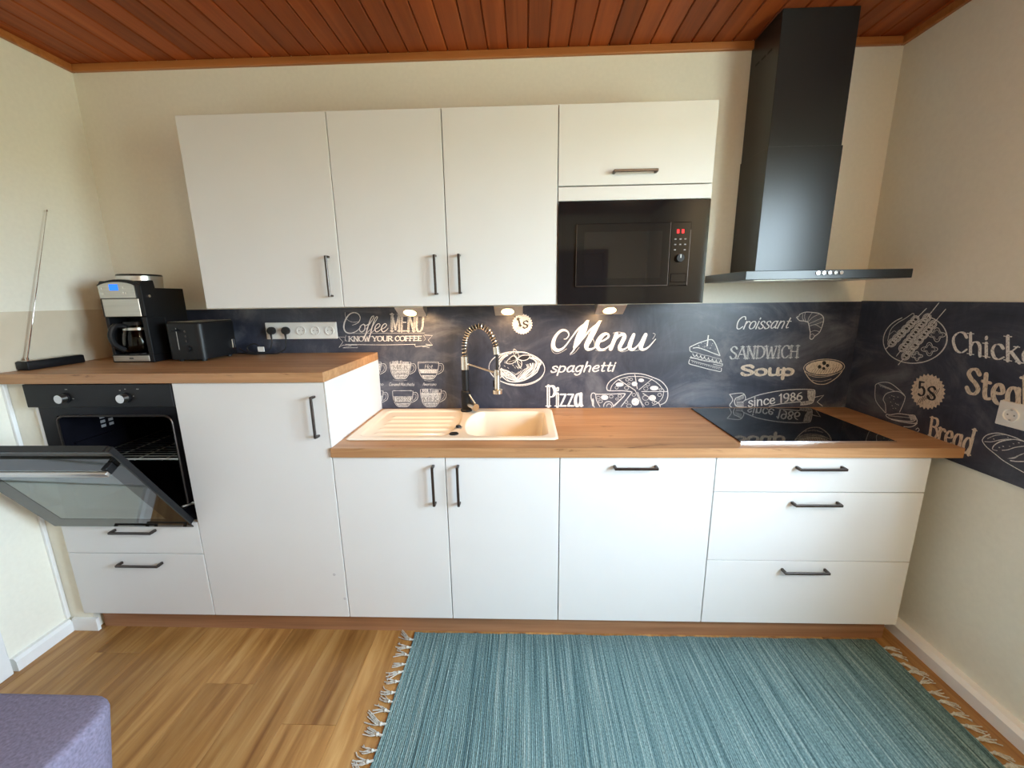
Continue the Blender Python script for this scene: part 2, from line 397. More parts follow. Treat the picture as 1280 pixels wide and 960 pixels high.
# oven cabinet with two drawers
t = thing('oven_cabinet', 'white oven cabinet with two drawers under the open oven at far left', 'cabinet', (.30, -.29, 0))
carcass(t, 0, .60, Z0, .5560, YC)
box('side_panel', (.0005, YC, .556), (.014, -.012, ZH), 'carcass', t); box('side_panel', (.5855, YC, .556), (.5995, -.012, ZH), 'carcass', t)
front('drawer', t, 0, .60, .4112, .5600, hd=((.2339, .5225), (.4162, .5225)))
front('drawer', t, 0, .60, Z0, .4112, hd=((.2304, .368), (.4154, .368)))
# tall fridge cabinet
t = thing('fridge_cabinet', 'tall white fridge cabinet with one door and handle between oven and sink', 'cabinet', (.90, -.29, 0))
carcass(t, .60, 1.1995, Z0, ZH, YC)
fd = front('door', t, .60, 1.20, Z0, ZH, hd=((1.1565, .9346), (1.1565, 1.0995)))
for px, pz in ((1.1539, .3203), (1.1885, .2038)): MB().cyl((px, YF + .001, pz), (px, YF - .002, pz), .006, n=14).build('screw_cap', 'clear_plastic', fd)
# sink base
t = thing('sink_cabinet', 'white two-door sink cabinet with facing upright handles under the cream sink', 'cabinet', (1.65, -.29, 0))
m = MB(); m.box((1.2005, YC, Z0), (1.216, -.012, .846)); m.box((2.084, YC, Z0), (2.0995, -.012, .846)); m.box((1.216, YC, Z0), (2.084, -.012, .125)); m.box((1.216, -.016, .125), (2.084, -.012, .66)); m.build('carcass', 'carcass', t)
front('door', t, 1.20, 1.65, Z0, ZT, hd=((1.603, .651), (1.603, .817)))
front('door', t, 1.65, 2.10, Z0, ZT, hd=((1.7009, .651), (1.7009, .817)))
# dishwasher
t = thing('dishwasher', 'built-in dishwasher with plain white front and one top handle, right of the sink', 'dishwasher', (2.40, -.29, 0))
box('body', (2.104, YC, .1105), (2.696, -.03, .842), 'black_matte', t)
front('front_panel', t, 2.10, 2.70, Z0, ZT, hd=((2.3082, .8115), (2.4741, .8115)))
# drawer base
t = thing('drawer_cabinet', 'white cabinet with three drawers under the hob, rightmost of the base row', 'cabinet', (3.10, -.29, 0))
carcass(t, 2.70, 3.4985, Z0, .842, YC)
front('drawer', t, 2.70, 3.50, .7041, ZT, hd=((2.9998, .8095), (3.1752, .8095)))
front('drawer', t, 2.70, 3.50, .4043, .7041, hd=((3.0013, .662), (3.1801, .662)))
front('drawer', t, 2.70, 3.50, Z0, .4043, hd=((2.9991, .367), (3.1757, .367)))
# worktops
tag(MB().box((XL + .001, -.5885, 1.153), (1.205, -.0065, 1.1914), .0012, 1).build('worktop', 'oak_top', None, (.54, -.3, 1.153)), 'short raised oak-look worktop over oven and fridge cabinet, carrying the coffee machine', 'worktop')
HX0, HX1, HY0, HY1 = 1.232, 2.088, -.488, -.048
tag(MB().slab_hole((1.2005, -.5885), (3.6005, -.0065), (HX0, HY0), (HX1, HY1), .8505, .8887).build('worktop', 'oak_top', None, (2.4, -.3, .85)), 'long low oak-look worktop with knots, holding the sink and the hob', 'worktop')
# side of the raised part beside the low worktop
tag(box('side_panel', (1.2003, -.5800, .8892), (1.2040, -.0065, 1.1525), 'white_front', loc=(1.2, -.29, .89)), 'white panel stepping up from low worktop to raised worktop beside the sink', 'panel')
# wall cabinets
def wallcab(x0, x1, z0, z1, label, name='wall_cabinet'):
    t = thing(name, label, 'cabinet', ((x0 + x1) / 2, 0, z0))
    m = MB(); yf = YU + FT + .002; b = -.0005
    m.box((x0 + .0005, yf, z0), (x0 + .016, b, z1)); m.box((x1 - .016, yf, z0), (x1 - .0005, b, z1))
    m.box((x0 + .016, yf, z0), (x1 - .016, b, z0 + .016)); m.box((x0 + .016, yf, z1 - .016), (x1 - .016, b, z1)); m.box((x0 + .016, b - .004, z0 + .016), (x1 - .016, b, z1 - .016))
    m.build('carcass', 'carcass', t); return t
UZ0, UZ1 = 1.427, 2.1742
t = wallcab(.60, 1.20, UZ0, UZ1, 'wide single-door white wall cabinet at the left end above the toaster')
front('door', t, .60, 1.20, UZ0, UZ1, YU, ((1.155, 1.471), (1.155, 1.636)))
t = wallcab(1.20, 2.10, UZ0, UZ1, 'white two-door wall cabinet in the middle above the sink tap')
front('door', t, 1.20, 1.65, UZ0, UZ1, YU, ((1.601, 1.474), (1.601, 1.633)))
front('door', t, 1.65, 2.10, UZ0, UZ1, YU, ((1.7005, 1.476), (1.7005, 1.634)))
t = wallcab(2.10, 2.70, UZ0, UZ1, 'white wall cabinet with flap door housing the black microwave')
front('flap_door', t, 2.10, 2.70, 1.8835, UZ1, YU, ((2.3112, 1.928), (2.48, 1.928)))
front('filler_strip', t, 2.10, 2.70, 1.8275, 1.8825, YU)
box('shelf', (2.117, -.318, 1.835), (2.683, -.006, 1.851), 'carcass', t)

# ================================================================ APPLIANCES
# built-in oven with its door hanging half open
t = thing('oven', 'black built-in oven with its glass door tilted half open, at far left', 'oven', (.30, -.29, .5605))
OP0, OP1, OZ0, OZ1 = .084, .560, .615, 1.0165
pn = MB().box((.0015, YF - .004, 1.0575), (.5985, -.556, 1.1500), .002, 1).build('control_panel', 'black_satin', t)
for kx, a in ((.166, .0), (.413, .5)):
    k = MB().cyl((kx, YF - .004, 1.096), (kx, YF - .010, 1.096), .021, .0205, 28).build('knob_base', 'black_satin', t)
    m = MB(); m.cyl((kx, YF - .010, 1.096), (kx, YF - .030, 1.096), .0175, .0165, 28); m.build('knob', 'steel', t, smooth=True)
m = MB()
for dx, dz, l in ((.012, .034, .010), (.300, .034, .010), (.228, .029, .006), (.25, .034, .006), (.278, .006, .004), (.032, -.003, .008)): m.box((.166 + dx - l / 2, YF - .0046, 1.096 + dz - .0015), (.166 + dx + l / 2, YF - .0039, 1.096 + dz + .0015))
m.build('panel_marking', 'socket_dark', t)['kind'] = 'stuff'
m = MB()   # frame round the cavity mouth
m.box((.016, -.560, .5625), (OP0, -.540, 1.0565)); m.box((OP1, -.560, .5625), (.584, -.540, 1.0565)); m.box((OP0, -.560, OZ1), (OP1, -.540, 1.0565)); m.box((OP0, -.560, .5625), (OP1, -.540, OZ0))
m.build('front_frame', 'oven_enamel', t)
sl = [(OP0, OZ0), (OP1, OZ0), (OP1, OZ1), (OP0, OZ1)]
rim = []
for (cx_, cz_), a0 in zip(((OP0 + .03, OZ0 + .03), (OP1 - .03, OZ0 + .03), (OP1 - .03, OZ1 - .03), (OP0 + .03, OZ1 - .03)), (PI, 1.5 * PI, 0, .5 * PI)):
    for k in range(5): rim.append((cx_ + .03 * math.cos(a0 + k * PI / 8), -.5625, cz_ + .03 * math.sin(a0 + k * PI / 8)))
MB().tube(rim, .0045, 8, True).build('door_seal', 'handle_metal', t, smooth=True)
m = MB()   # enamel cavity, open to the front
x0, x1, z0, z1, yb = OP0 - .006, OP1 + .006, OZ0 - .006, OZ1 + .006, -.10
m.box((x0 - .01, -.539, z0 - .01), (x0, yb, z1 + .01)); m.box((x1, -.539, z0 - .01), (x1 + .01, yb, z1 + .01)); m.box((x0, -.539, z0 - .01), (x1, yb, z0)); m.box((x0, -.539, z1), (x1, yb, z1 + .01)); m.box((x0, yb - .01, z0), (x1, yb, z1))
for zz in (.72, .80, .88): 
    for xx, s in ((x0, 1), (x1, -1)): m.box((xx, -.52, zz), (xx + s * .012, -.13, zz + .008))
m.build('cavity', 'oven_enamel', t)
m = MB()
for r in range(4):
    for c_ in range(2): m.box((OP0 - .0055 + .0005, -.40 + c_ * .035, .915 + r * .020), (OP0 - .0045 + .0005, -.38 + c_ * .035, .927 + r * .020))
m.build('vent_slot', 'clear_plastic', t)
TH = math.radians(31)
def dm(): return Matrix.Translation((0, -.579, .5605)) @ Matrix.Rotation(TH, 4, 'X')
DL = .497
m = MB(); bw = .078; x0, x1 = .0015, .5965
m.box((x0, -.022, .001), (x0 + bw, -.018, DL)); m.box((x1 - bw, -.022, .001), (x1, -.018, DL)); m.box((x0 + bw, -.022, .001), (x1 - bw, -.018, .062)); m.box((x0 + bw, -.022, DL - .10), (x1 - bw, -.018, DL))
dr = m.xf(dm()).build('door', 'oven_border', t)
MB().box((x0 + bw, -.0215, .062), (x1 - bw, -.0185, DL - .10)).xf(dm()).build('outer_pane', 'oven_glass', dr)
m = MB(); m.box((.012, -.0175, .004), (.030, .010, DL - .004), .003, 1); m.box((.568, -.0175, .004), (.586, .010, DL - .004), .003, 1); m.box((.030, -.0175, DL - .05), (.568, .012, DL - .002), .003, 1); m.box((.030, -.0175, .004), (.568, .008, .03), .003, 1)
m.xf(dm()).build('door_frame', 'black_satin', dr)
MB().box((.034, .004, .034), (.564, .008, DL - .054)).xf(dm()).build('inner_pane', 'oven_glass', dr)
m = MB(); m.box((.020, -.066, DL - .078), (.575, -.052, DL - .058), .004)
m.xf(dm()).build('handle', 'steel_brushed', dr, smooth=True)
for hx in (.022, .553): MB().box((hx, -.052, DL - .080), (hx + .02, -.022, DL - .050), .003).xf(dm()).build('handle_bracket', 'black_satin', dr)
MB().box((.285, .012, DL - .022), (.330, .0135, DL - .004)).xf(dm()).build('latch_plate', 'socket_white', dr)
for hx in (.004, .582):
    MB().cyl((hx, -.566, .640), (hx + .012, -.566, .640), .007, n=10).cyl((hx + .006, -.566, .640), (hx + .006, -.622, .655), .004, n=8).build('hinge_arm', 'steel', t)
# the loose wire rack on its runners
m = MB(); rz = .812
for k in range(14): m.cyl((OP0 + .012, -.505 + k * .027, rz), (OP1 - .012, -.505 + k * .027, rz), .0018, n=6)
m.tube([(OP0 + .01, -.515, rz), (OP1 - .01, -.515, rz), (OP1 - .01, -.14, rz), (OP0 + .01, -.14, rz)], .003, 8, True)
for xx in (.2, .32, .44): m.cyl((xx, -.515, rz - .003), (xx, -.14, rz - .003), .0022, n=6)
tag(m.build('oven_rack', 'steel', None, (.32, -.33, rz)), 'wire rack lying inside the dark oven', 'rack')
# microwave
t = thing('microwave', 'black built-in microwave with red digits under the flap cabinet', 'microwave', (2.40, -.18, 1.4445))
MX0, MX1, MZ0, MZ1 = 2.1040, 2.6960, 1.4275, 1.8255
DX0, DXC, DX1, DZ0, DZ1 = 2.1738, 2.548, 2.6255, 1.4975, 1.7410
m = MB(); yf = -.346
m.slab_hole((MX0, MZ0), (MX1, MZ1), (DX0 - .001, DZ0 - .001), (DX1 + .001, DZ1 + .001), 0, .018)
m.xf(Matrix(((1, 0, 0, 0), (0, 0, -1, yf + .018), (0, 1, 0, 0), (0, 0, 0, 1))))
m.build('trim_frame', 'black_gloss', t)
box('body', (2.13, -.326, 1.4445), (2.67, -.03, 1.822), 'black_matte', t)
md = MB().box((DX0, yf - .007, DZ0), (DXC - .001, yf + .018, DZ1), .002, 1).build('door', 'black_gloss', t)
m = MB(); m.box((DX0 + .032, yf - .0078, DZ0 + .032), (DXC - .034, yf - .0071, DZ1 - .032)); m.build('window', 'hob_glass', md)
m = MB(); m.box((DX0 + .001, yf - .0076, DZ0 + .001), (DX0 + .0028, yf - .0069, DZ1 - .001)); m.box((DX0 + .001, yf - .0076, DZ0 + .001), (DXC - .003, yf - .0069, DZ0 + .0028)); m.box((DXC - .0035, yf - .0076, DZ0), (DXC - .0018, yf - .0069, DZ1)); m.build('edge_strip', 'handle_metal', md)
cp = MB().box((DXC, yf - .007, DZ0), (DX1, yf + .018, DZ1), .002, 1).build('control_panel', 'black_gloss', t)
m = MB(); m.box((DX1 - .0026, yf - .0076, DZ0 + .001), (DX1 - .001, yf - .0069, DZ1 - .03)); m.build('edge_strip', 'handle_metal', cp)
# clock: two glowing digits
def seg7(m, x, z, w, h, segs, y):
    q = .0022
    L = {'a': ((x, z + h - q), (x + w, z + h)), 'd': ((x, z), (x + w, z + q)), 'g': ((x, z + h / 2 - q / 2), (x + w, z + h / 2 + q / 2)), 'f': ((x, z + h / 2), (x + q, z + h)), 'b': ((x + w - q, z + h / 2), (x + w, z + h)), 'e': ((x, z), (x + q, z + h / 2)), 'c': ((x + w - q, z), (x + w, z + h / 2))}
    for s in segs: a, b = L[s]; m.box((a[0], y, a[1]), (b[0], y + .0006, b[1]))
m = MB(); seg7(m, 2.5705, 1.699, .008, .014, 'abcdefg', yf - .0078); seg7(m, 2.5895, 1.699, .008, .014, 'abcdefg', yf - .0078); m.build('clock_digits', 'red_led', cp)
for zz, xs in ((1.677, (2.5665, 2.5858, 2.605)), (1.6565, (2.5665, 2.5858, 2.605)), (1.636, (2.5665, 2.605))):
    for xx in xs: MB().box((xx - .0042, yf - .0085, zz - .0024), (xx + .0042, yf - .0068, zz + .0024), .0008, 1).build('button', 'print_grey', cp)
kb = MB().cyl((2.586, yf - .007, 1.604), (2.586, yf - .024, 1.604), .0165, .0145, 28).build('knob', 'black_satin', cp, smooth=True)
MB().box((2.5845, yf - .0246, 1.604), (2.5875, yf - .0238, 1.617)).build('knob_mark', 'clear_plastic', kb)
MB().box((2.5560, yf - .010, 1.5105), (2.6180, yf - .0068, 1.5450), .002, 1).build('door_button', 'black_gloss', cp)
# hob
tag(MB().box((2.812, -.5250, .8889), (3.4060, -.0350, .8945), .0012, 1).build('hob', 'hob_glass', None, (3.11, -.28, .8889)), 'black glass ceramic hob lying in the low worktop, mirroring the splashback', 'hob')
hb = [o for o in COL.objects if o.name == 'hob'][0]
box('front_strip', (2.812, -.5282, .8889), (3.4060, -.5251, .8952), 'chrome', hb)
# cooker hood
t = thing('cooker_hood', 'tall black chimney cooker hood hanging above the hob, reaching the ceiling', 'cooker hood', (3.11, 0, 1.5148))
m = MB(); m.box((2.8425, -.376, 1.5148), (3.4845, -.0005, 1.5495), .002, 1); body = m.build('canopy', 'hood_black', t)
box('filter', (2.90, -.33, 1.5130), (3.43, -.05, 1.5147), 'steel_brushed', body)
for bx in (3.1198, 3.1421, 3.1643, 3.1866, 3.2089): MB().cyl((bx, -.376, 1.5378), (bx, -.3815, 1.5378), .0078, .007, 18).build('button', 'chrome', body, smooth=True)
box('lower_chimney', (2.960, -.219, 1.5495), (3.258, -.0005, 2.045), 'hood_black', t, .0015)
box('upper_chimney', (2.9635, -.2155, 2.0452), (3.2545, -.0005, ZC - .0008), 'hood_black', t, .0015)
m = MB()
for k in range(3): m.box((2.9629, -.165 + k * .045, 2.415), (2.9634, -.135 + k * .045, 2.423)); 
m.build('vent_slot', 'black_matte', t)
# wedge lights under the wall cabinets: the sloping lower face looks forward and down
for lx, lab in ((1.445, 'leftmost of three small steel wedge lamps under the wall cabinets, above the coffee lettering'), (1.893, 'middle small steel wedge lamp under the wall cabinets beside the round badge'), (2.353, 'rightmost small steel wedge lamp under the wall cabinets, below the microwave')):
    org = Vector((lx, -.22, 1.427)); t = thing('wedge_lamp', lab, 'lamp', org, 'wedge lamps under the wall cabinets')
    w_, yb_, yf_ = .0645, -.150, -.232
    MB().prism([(yf_, 1.4265), (yb_, 1.4265), (yb_, 1.3775), (yb_ - .010, 1.3775), (yf_, 1.4185)], 'x', lx - w_, lx + w_, .0015).build('housing', 'steel_brushed', t)
    c = Vector((lx - .004, (yb_ - .010 + yf_) / 2, (1.3775 + 1.4185) / 2)); nn = Vector((0, -.041, -.072)).normalized()
    MB().cyl(c - nn * .001, c + nn * .003, .033, .032, 28).build('bezel', 'chrome', t, smooth=True)
    MB().cyl(c + nn * .003, c + nn * .0036, .029, n=28).build('lens', 'lamp_glow', t)
    L = bpy.data.lights.new('lamp_light', 'SPOT'); L.energy = LAMP; L.color = (1.0, .60, .27); L.spot_size = math.radians(150); L.spot_blend = .6; L.shadow_soft_size = .025
    lo = bpy.data.objects.new('lamp_light', L); COL.objects.link(lo); lo.parent = t; lo.location = (c + nn * .006) - org; lo.rotation_euler = Vector((0, .55, -1)).to_track_quat('-Z', 'Y').to_euler()

# ================================================================ SINK AND TAP
def sink():
    t = thing('sink', 'cream composite sink with drainer left and single bowl right, set in low worktop', 'sink', (1.66, -.27, .889))
    X0, X1, Y0, Y1 = 1.218, 2.102, -.502, -.034; zt = .8975
    def sm(a, b, v): 
        u = min(1, max(0, (v - a) / (b - a))); return u * u * (3 - 2 * u)
    def rr(x, y, x0, x1, y0, y1, r):
        dx = max(x0 + r - x, x - (x1 - r), 0); dy = max(y0 + r - y, y - (y1 - r), 0); return math.hypot(dx, dy) - r if (dx or dy) else -min(x - x0, x1 - x, y - y0, y1 - y)
    def h(x, y):
        z = zt
        # bowl with bowed left side
        bl = 1.712 + .036 * (1 - ((y + .275) / .185) ** 2) * -1 + .018
        d = rr(x, y, bl, 2.060, -.468, -.098, .045)
        if d < 0: z -= .165 * sm(0, .022, -d) 
        else:
            dd = rr(x, y, 1.262, 1.668 - .030 * ((y + .27) / .19) ** 2, -.470, -.075, .03)
            if dd < 0:
                z -= .0055 * sm(0, .012, -dd)
                if 1.31 < x < 1.63:
                    k = (y + .425) / .062; f = abs(k - round(k))
                    if -.3 < k < 4.6 and f < .30: z += .0052 * sm(.30, .10, f) * sm(1.31, 1.335, x) * sm(1.63, 1.605, x)
        e = -rr(x, y, X0, X1, Y0, Y1, .028)
        z -= .0065 * (1 - sm(0, .010, e))
        return z
    xs = []; x = X0
    while x < X1 - 1e-6: xs.append(x); x += .0045
    xs.append(X1); ys = []; y = Y0
    while y < Y1 - 1e-6: ys.append(y); y += .0042
    ys.append(Y1)
    m = MB(); bm = m.bm
    g = [[bm.verts.new((x, y, h(x, y))) if rr(x, y, X0, X1, Y0, Y1, .028) < .003 else None for y in ys] for x in xs]
    for i in range(len(xs) - 1):
        for j in range(len(ys) - 1):
            q = (g[i][j], g[i + 1][j], g[i + 1][j + 1], g[i][j + 1])
            if all(q): bm.faces.new(q)
    m.build('basin', 'sink_cream', t, smooth=True, ang=80)
    MB().cyl((1.664, -.442, zt - .001), (1.664, -.442, zt + .003), .021, .019, 28).build('overflow_cap', 'black_satin', t, smooth=True)
    k = MB().box((1.654, -.376, zt - .001), (1.686, -.346, zt + .004), .003).build('drain_control', 'steel', t)
    MB().cyl((1.670, -.361, zt + .004), (1.670, -.361, zt + .012), .012, .010, 20).build('control_knob', 'black_satin', k, smooth=True)
    zf = zt - .165
    MB().cyl((1.89, -.28, zf + .0005), (1.89, -.28, zf + .004), .045, .043, 32).build('drain_strainer', 'steel', t, smooth=True)
sink()
def tap():
    fx, fy, zb = 1.667, -.085, .8980
    t = thing('kitchen_tap', 'tall black and brass kitchen tap with a coiled spring arch behind the sink', 'tap', (fx, fy, zb))
    MB().lathe([(0, 0), (.029, 0), (.029, .008), (.025, .012), (.025, .102), (.021, .106), (0, .106)], (fx, fy, zb), 32).build('base', 'black_satin', t, smooth=True)
    MB().cyl((fx, fy, zb + .106), (fx, fy, 1.112), .0178, n=28).build('column', 'black_satin', t, smooth=True)
    MB().cyl((fx, fy, 1.112), (fx, fy, 1.177), .0198, n=28).build('collar', 'brass_steel', t, smooth=True)
    A = [(fx, fy, 1.177), (fx + .001, fy, 1.232), (fx + .012, fy - .004, 1.276), (fx + .038, fy - .010, 1.310), (fx + .084, fy - .018, 1.325), (fx + .124, fy - .026, 1.303), (fx + .148, fy - .032, 1.262), (fx + .160, fy - .036, 1.222)]
    P = cr(A, 40)
    MB().tube(P[::8], .0098, 10).build('inner_hose', 'rubber', t, smooth=True)
    # coil: helix round the arch
    H = []; turns = 24; tot = len(P); pn = None
    for i, p in enumerate(P):
        T = (P[min(i + 1, tot - 1)] - P[max(i - 1, 0)]).normalized(); n = Vector((0, 1, 0)); n = (n - T * n.dot(T)).normalized(); b = T.cross(n); a = 2 * PI * turns * i / (tot - 1)
        H.append(p + (n * math.cos(a) + b * math.sin(a)) * .0148)
    MB().tube(H, .0026, 6).build('spring', 'brass_steel', t, smooth=True)
    e0, e1 = Vector(A[-1]), Vector((fx + .1625, fy - .037, 1.196)); d = (e1 - e0).normalized()
    MB().cyl(e0 + d * -.006, e1 + d * .004, .0175, n=24).build('end_collar', 'brass_steel', t, smooth=True)
    MB().tube(cr([e1, (fx + .1645, fy - .042, 1.155), (fx + .164, fy - .046, 1.118)], 6), .0075, 10).build('hose', 'rubber', t, smooth=True)
    hx, hy = fx + .163, fy - .047
    MB().lathe([(0, .118), (.0145, .118), (.0145, .026), (.0165, .022), (.0255, .019), (.0255, 0), (.021, -.002), (0, -.002)], (hx, hy, 1.000), 28).build('spray_head', 'brass_steel', t, smooth=True)
    MB().box((hx - .021, hy - .006, 1.032), (hx - .013, hy + .006, 1.066), .002).build('spray_button', 'black_satin', t)
    MB().cyl((fx + .015, fy - .004, 1.140), (hx - .012, hy, 1.104), .0055, n=14).cyl((hx - .0005, hy, 1.090), (hx - .0005, hy, 1.112), .0175, n=24).build('holder_arm', 'brass_steel', t, smooth=True)
    lv = MB().cyl((fx + .020, fy - .012, .932), (fx + .056, fy - .056, .930), .0180, n=28).build('lever_hub', 'brass_steel', t, smooth=True)
    MB().cyl((fx + .052, fy - .042, .944), (fx + .022, fy - .034, .992), .0046, n=12).build('lever', 'brass_steel', lv, smooth=True)
tap()

# ================================================================ THINGS ON THE RAISED WORKTOP
ZW = 1.1917
def coffee():
    t = thing('coffee_machine', 'black and steel filter coffee machine with blue display on the raised worktop', 'coffee machine', (.19, -.18, ZW))
    X0, X1, YB_, YF_ = .092, .286, -.072, -.298
    # back column and side profile
    side = [(YF_ + .010, 1.392), (YF_, 1.398), (YF_, 1.535), (YF_ + .012, 1.552), (YF_ + .07, 1.556), (YF_ + .074, 1.522), (YB_, 1.522), (YB_, ZW), (YF_ + .095, ZW), (YF_ + .095, 1.392)]
    MB().prism(side, 'x', X0, X1, .003).build('body', 'black_satin', t)
    MB().box((X0, YF_ - .002, ZW), (X1, YF_ + .095, ZW + .036), .004).build('base', 'black_satin', t)
    MB().box((X1 - .022, YF_ - .001, ZW + .034), (X1, YF_ + .096, 1.395), .004).build('side_column', 'black_satin', t)
    MB().box((X0, YF_ + .004, ZW + .034), (X0 + .014, YF_ + .096, 1.395), .003).build('side_column', 'black_satin', t)
    # arched top cap over the control panel
    arch = [(X0, 1.536)] + [(X0 + (X1 - X0) * k / 12, 1.536 + .022 * math.sin(PI * k / 12) ** .7) for k in range(1, 12)] + [(X1, 1.536)]
    MB().prism([(X0, 1.53)] + arch + [(X1, 1.53)], 'y', YF_ - .003, YF_ + .068, .002).build('top_cap', 'black_satin', t)
    a2 = [(.099 + .164 * k / 12, 1.531 + .016 * math.sin(PI * k / 12) ** .7) for k in range(13)]
    pn = MB().prism([(.099, 1.478)] + a2 + [(.263, 1.478)], 'y', YF_ - .005, YF_ - .0005).build('control_panel', 'steel_brushed', t)
    MB().box((.103, YF_ - .0045, 1.397), (.270, YF_ - .0005, 1.4755), .002, 1).build('filter_door', 'steel_brushed', t)
    MB().box((.150, YF_ - .0062, 1.511), (.190, YF_ - .0050, 1.537), .0005, 1).build('display', 'blue_lcd', pn)
    for bx, bz in ((.116, 1.520), (.213, 1.522), (.118, 1.498), (.211, 1.499), (.222, 1.499)): MB().cyl((bx, YF_ - .005, bz), (bx, YF_ - .007, bz), .0042, n=12).build('button', 'chrome', pn)
    bs = MB().box((.099, YF_ - .004, ZW + .006), (.268, YF_ - .0015, ZW + .031), .001, 1).build('base_plate', 'steel_brushed', t)
    m = MB()      # small dark letters on the base plate
    def w(x, z, segs):
        for a in segs: m.box((x + a[0], YF_ - .0046, z + a[1]), (x + a[2], YF_ - .0039, z + a[3]))
    z_ = ZW + .0155
    for k in range(4): w(.1745 + k * .0052, z_, [(0, 0, .0011, .007), (.0028, 0, .0039, .007)] + [[(0, .003, .0039, .004)], [(0, 0, .0039, .001), (0, .006, .0039, .007)], [(0, .006, .0039, .007), (0, .003, .0039, .004)], [(0, 0, .0039, .001)]][k])
    m.build('lettering', 'print_dark', bs)
    MB().cyl((X1, YF_ + .031, 1.486), (X1 + .006, YF_ + .031, 1.486), .0075, .006, 18).build('side_button', 'chrome', t, smooth=True)
    # bean hopper
    hp = MB().cyl((.205, -.205, 1.522), (.205, -.205, 1.574), .078, .081, 36).build('bean_hopper', 'steel', t, smooth=True)
    MB().cyl((.205, -.205, 1.5742), (.205, -.205, 1.582), .083, .080, 36).build('hopper_lid', 'black_gloss', hp, smooth=True)
    # hot plate
    MB().cyl((.184, -.245, ZW + .0362), (.184, -.245, ZW + .041), .062, n=32).build('hot_plate', 'black_gloss', t)
    # glass jug
    j = thing('coffee_jug', 'glass coffee jug with black handle inside the coffee machine', 'jug', (.184, -.245, ZW + .0415))
    zc = ZW + .0415
    MB().lathe([(0, 0), (.052, 0), (.060, .010), (.063, .045), (.058, .085), (.048, .112), (.046, .125), (.044, .125), (.046, .112), (.056, .084), (.060, .045), (.057, .012), (.050, .003), (0, .003)], (.184, -.245, zc), 36).build('jug_glass', 'carafe_glass', j, smooth=True)
    MB().cyl((.184, -.245, zc + .1255), (.184, -.245, zc + .140), .049, .045, 32).build('lid', 'black_satin', j, smooth=True)
    MB().cyl((.184, -.245, zc + .103), (.184, -.245, zc + .114), .0525, n=32, cap=False).build('band', 'steel', j, smooth=True)
    hd = cr([(.172, -.288, zc + .120), (.160, -.322, zc + .124), (.151, -.340, zc + .090), (.153, -.334, zc + .045), (.166, -.306, zc + .016)], 5)
    MB().tube(hd, .0115, 10).build('handle', 'black_satin', j, smooth=True)
coffee()
def toaster():
    t = thing('toaster', 'matt black two-slot toaster beside the coffee machine', 'toaster', (.432, -.18, ZW))
    x0, x1, y0, y1, z0, z1 = .348, .516, -.292, -.060, ZW + .010, 1.369
    m = MB(); m.box((x0, y0, z0), (x1, y1, z1)); 
    bm = m.bm; ev = [e for e in bm.edges if abs(e.verts[0].co.z - e.verts[1].co.z) > .1]
    bmesh.ops.bevel(bm, geom=ev, offset=.028, segments=6, affect='EDGES', profile=.5)
    et = [e for e in bm.edges if all(v.co.z > z1 - .001 for v in e.verts) and len(e.link_faces) == 2]
    bmesh.ops.bevel(bm, geom=et, offset=.010, segments=3, affect='EDGES', profile=.5)
    bo = m.build('housing', 'black_satin', t, smooth=True)
    MB().box((x0 + .012, y0 + .012, z1 + .0002), (x1 - .012, y1 - .012, z1 + .0022), .001, 1).build('top_plate', 'steel', t)
    for xx in (x0 + .046, x1 - .046): MB().box((xx - .015, y0 + .04, z1 + .0023), (xx + .015, y1 - .04, z1 + .0030)).build('slot', 'black_matte', t)
    MB().box((x0 + .054, y0 - .0006, z0 + .040), (x0 + .0625, y0 + .001, z1 - .020)).build('lever_slot', 'black_matte', t)
    MB().box((x0 + .0575, y0 - .0014, z0 + .046), (x0 + .0595, y0 - .0005, z1 - .026)).build('slot_edge', 'steel', t)
    MB().box((x0 + .046, y0 - .020, z1 - .040), (x0 + .070, y0 - .001, z1 - .030), .003).build('lever', 'black_satin', t)
    for k in range(3): MB().cyl((x0 + .098, y0 + .0005, z1 - .040 - k * .022), (x0 + .098, y0 - .0025, z1 - .040 - k * .022), .0045, n=14).build('button', 'handle_metal', t)
    MB().cyl((x0 + .102, y0 + .0005, z0 + .050), (x0 + .102, y0 - .010, z0 + .050), .013, .012, 22).build('dial', 'black_satin', t, smooth=True)
    for xx in (x0 + .03, x1 - .03):
        for yy in (y0 + .035, y1 - .035): MB().cyl((xx, yy, ZW), (xx, yy, z0), .010, n=14).build('foot', 'rubber', t)
    MB().box((x1 - .0005, y1 - .050, z0 + .030), (x1 + .006, y1 - .030, z0 + .075), .002).build('side_clip', 'chrome', t)
toaster()
def radio():
    t = thing('radio', 'flat black radio with a raised telescopic aerial, against the left wall', 'radio', (-.075, -.39, ZW))
    MB().box((-.114, -.500, ZW), (-.060, -.279, ZW + .036), .005).build('case', 'black_satin', t, smooth=True)
    MB().box((-.110, -.494, ZW + .0362), (-.066, -.285, ZW + .0385), .001, 1).build('top_grille', 'steel_brushed', t)
    b = Vector((-.086, -.4765, ZW + .040)); e = Vector((-.098, -.262, 1.848)); m = MB()
    MB().cyl(b - Vector((0, 0, .002)), b + Vector((0, 0, .010)), .006, n=14).build('aerial_joint', 'chrome', t)
    a = MB(); r = .0024
    for k in range(6):
        p, q = b.lerp(e, k / 6), b.lerp(e, (k + 1) / 6); a.cyl(p, q, r, n=10); r -= .00028
    d = (e - b).normalized(); a.cyl(e, e + d * .008, .0028, n=10)
    a.build('aerial', 'chrome', t, smooth=True)
radio()

